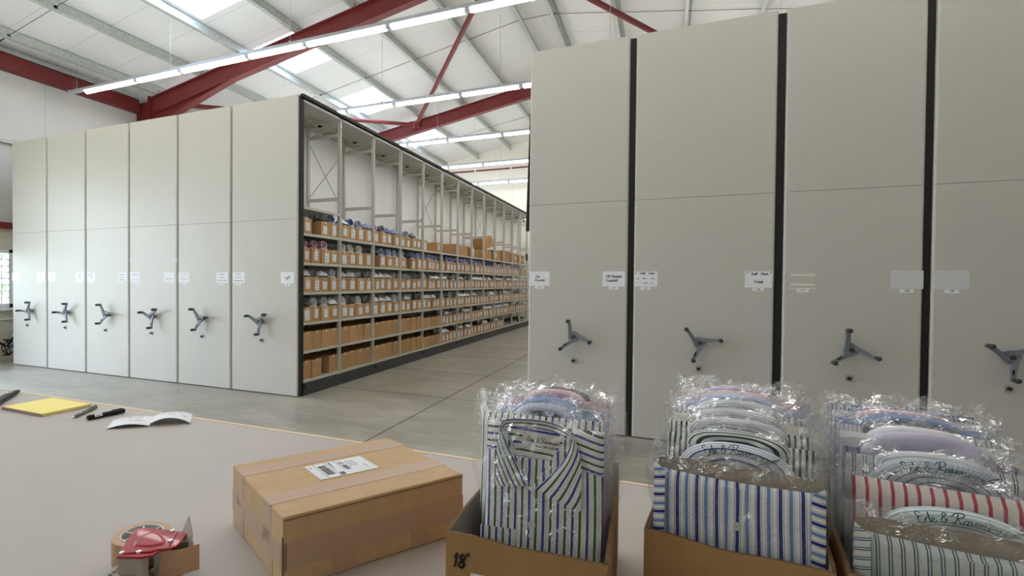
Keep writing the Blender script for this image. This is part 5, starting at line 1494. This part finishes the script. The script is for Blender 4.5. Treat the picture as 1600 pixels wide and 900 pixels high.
# --- middle carton
b2 = bench_carton((4.218, -4.793), radians(-7.2), 'middle open shirt carton, its front shirt folded face out', .236, .45, .2, 2)
reverse_pack(b2, .118, .03, 'cloth_blue', 'front shirt of the middle carton, navy and blue stripes round a card', .22, .278, 21, .002)
pack(b2, .118, .072, 'cloth_dkgreen', 'white collared shirt with blue lines just behind the card in the middle carton', .208, .288, .026, .078, .05, 'cloth_bluearc', seed=31, script='b')
Q = [('cloth_dkgreen', None, 'dark green and white striped shirt, nearer of two alike in the middle carton', .318, .074, .03), ('cloth_dkgreen', 'cloth_grey', 'dark green and white striped shirt, further of two alike in the middle carton', .328, .074, .03),
     ('cloth_cream', 'cloth_grey', 'white shirt with fine grey collar lines, fifth in the middle carton', .333, .072, .032), ('cloth_lilac', 'cloth_grey', 'lilac striped shirt in the middle carton', .338, .072, .034),
     ('cloth_ltblue', None, 'pale blue shirt behind the lilac striped one', .342, .07, .034), ('cloth_pink', None, 'pink shirt near the back of the middle carton', .346, .07, .028), ('cloth_cream', 'cloth_lilac_plain', 'cream shirt at the very back of the middle carton', .35, .066, .026)]
for k, (c, cc, lb, h, a, b_) in enumerate(Q):
    pack(b2, .119, .115+.046*k, c, lb, .205, h, .027, a, b_, cc, seed=33+k*2, bagx=.026)

# --- right carton
b3 = bench_carton((4.466, -4.816), radians(-8.0), 'rightmost open shirt carton, cut off by the picture edge', .24, .47, .2, 3)
reverse_pack(b3, .121, .035, 'cloth_teal', 'front shirt of the right carton, fine teal stripes round a card', .222, .236, 23, .01)
pack(b3, .122, .078, 'cloth_pale_teal', 'pale shirt with teal collar lines and green script, second in the right carton', .21, .236, .026, .08, .052, seed=51, script='b')
Q = [('cloth_red', None, 'red striped shirt in the right carton', .288, .07, 0, None), ('cloth_check', None, 'fine blue check shirt with green script inside its collar', .282, .078, .05, 'b'), ('cloth_teal', 'cloth_grey', 'grey and teal striped shirt behind the fine check one', .302, .07, .03, None),
     ('cloth_purplecheck', 'cloth_lilac_plain', 'violet check shirt with wide plain lilac collar', .304, .08, .05, None), ('cloth_white', None, 'white shirt behind the lilac collared one', .32, .07, .034, None), ('cloth_grey', 'cloth_charcoal', 'grey striped shirt with dark collar edge in the right carton', .324, .07, .03, None),
     ('cloth_blue_plain', None, 'plain mid blue shirt in the right carton', .328, .07, .03, None), ('cloth_white', 'cloth_pink', 'white shirt with pink collar in the right carton', .333, .07, .026, None), ('cloth_gingham', None, 'navy gingham shirt at the back of the right carton', .338, .068, .02, None)]
for k, (c, cc, lb, h, a, b_, scp) in enumerate(Q):
    pack(b3, .121, .118+.0385*k, c, lb, .206, h, .026, a, b_, cc, seed=53+k*2, script=scp, bagx=.03)
# ------------------------------------------------------------------ daylight, camera, view
w = bpy.data.worlds.new('sky'); SC.world = w; w.use_nodes = True
t = w.node_tree; t.nodes.clear()
out = t.nodes.new('ShaderNodeOutputWorld'); bg = t.nodes.new('ShaderNodeBackground')
tc = t.nodes.new('ShaderNodeTexCoord'); sp = t.nodes.new('ShaderNodeSeparateXYZ'); t.links.new(tc.outputs['Generated'], sp.inputs[0])
r = t.nodes.new('ShaderNodeValToRGB'); r.color_ramp.elements[0].position = .0; r.color_ramp.elements[0].color = (.74, .86, 1, 1)
r.color_ramp.elements[1].position = .6; r.color_ramp.elements[1].color = (.62, .78, 1, 1)
t.links.new(sp.outputs[2], r.inputs[0]); t.links.new(r.outputs[0], bg.inputs[0]); bg.inputs[1].default_value = 8.0
t.links.new(bg.outputs[0], out.inputs[0])
# light portals in the openings (they only guide the daylight sampling)
for (ya, yb, za, zb) in WIN+[DAY_OPENING]:
    l = bpy.data.lights.new('daylight_portal', 'AREA'); l.shape = 'RECTANGLE'; l.size = yb-ya; l.size_y = zb-za
    l.cycles.is_portal = True
    o = bpy.data.objects.new('daylight_portal', l); COL.objects.link(o); o.location = (XW-.24, (ya+yb)/2, (za+zb)/2)
    o.rotation_euler = (radians(90), 0, radians(-90))
cam = bpy.data.cameras.new('camera'); co = bpy.data.objects.new('camera', cam); COL.objects.link(co)
F, CX0, CY0, YAW, PIT, ROL = 840.6, 650.0, 454.55, .4265, .0162, .0069
fw = Vector((-sin(YAW)*cos(PIT), cos(YAW)*cos(PIT), -sin(PIT))); rt = Vector((cos(YAW), sin(YAW), 0)); up = rt.cross(fw)
r2 = rt*cos(ROL)+up*sin(ROL); u2 = up*cos(ROL)-rt*sin(ROL)
co.matrix_world = Matrix(((r2.x, u2.x, -fw.x, 4.2363), (r2.y, u2.y, -fw.y, -5.6907), (r2.z, u2.z, -fw.z, 1.5), (0, 0, 0, 1)))
cam.sensor_fit = 'HORIZONTAL'; cam.sensor_width = 36; cam.lens = F/1600*36
cam.shift_x = (800-CX0)/1600; cam.shift_y = (CY0-450)/1600
cam.clip_start = .02; cam.clip_end = 200
SC.camera = co
SC.view_settings.view_transform = 'Standard'; SC.view_settings.look = 'None'; SC.view_settings.gamma = 1; SC.view_settings.use_curve_mapping = False
SC.view_settings.exposure = 0.5
SC.cycles.transparent_max_bounces = 64; SC.cycles.max_bounces = 10; SC.cycles.diffuse_bounces = 6
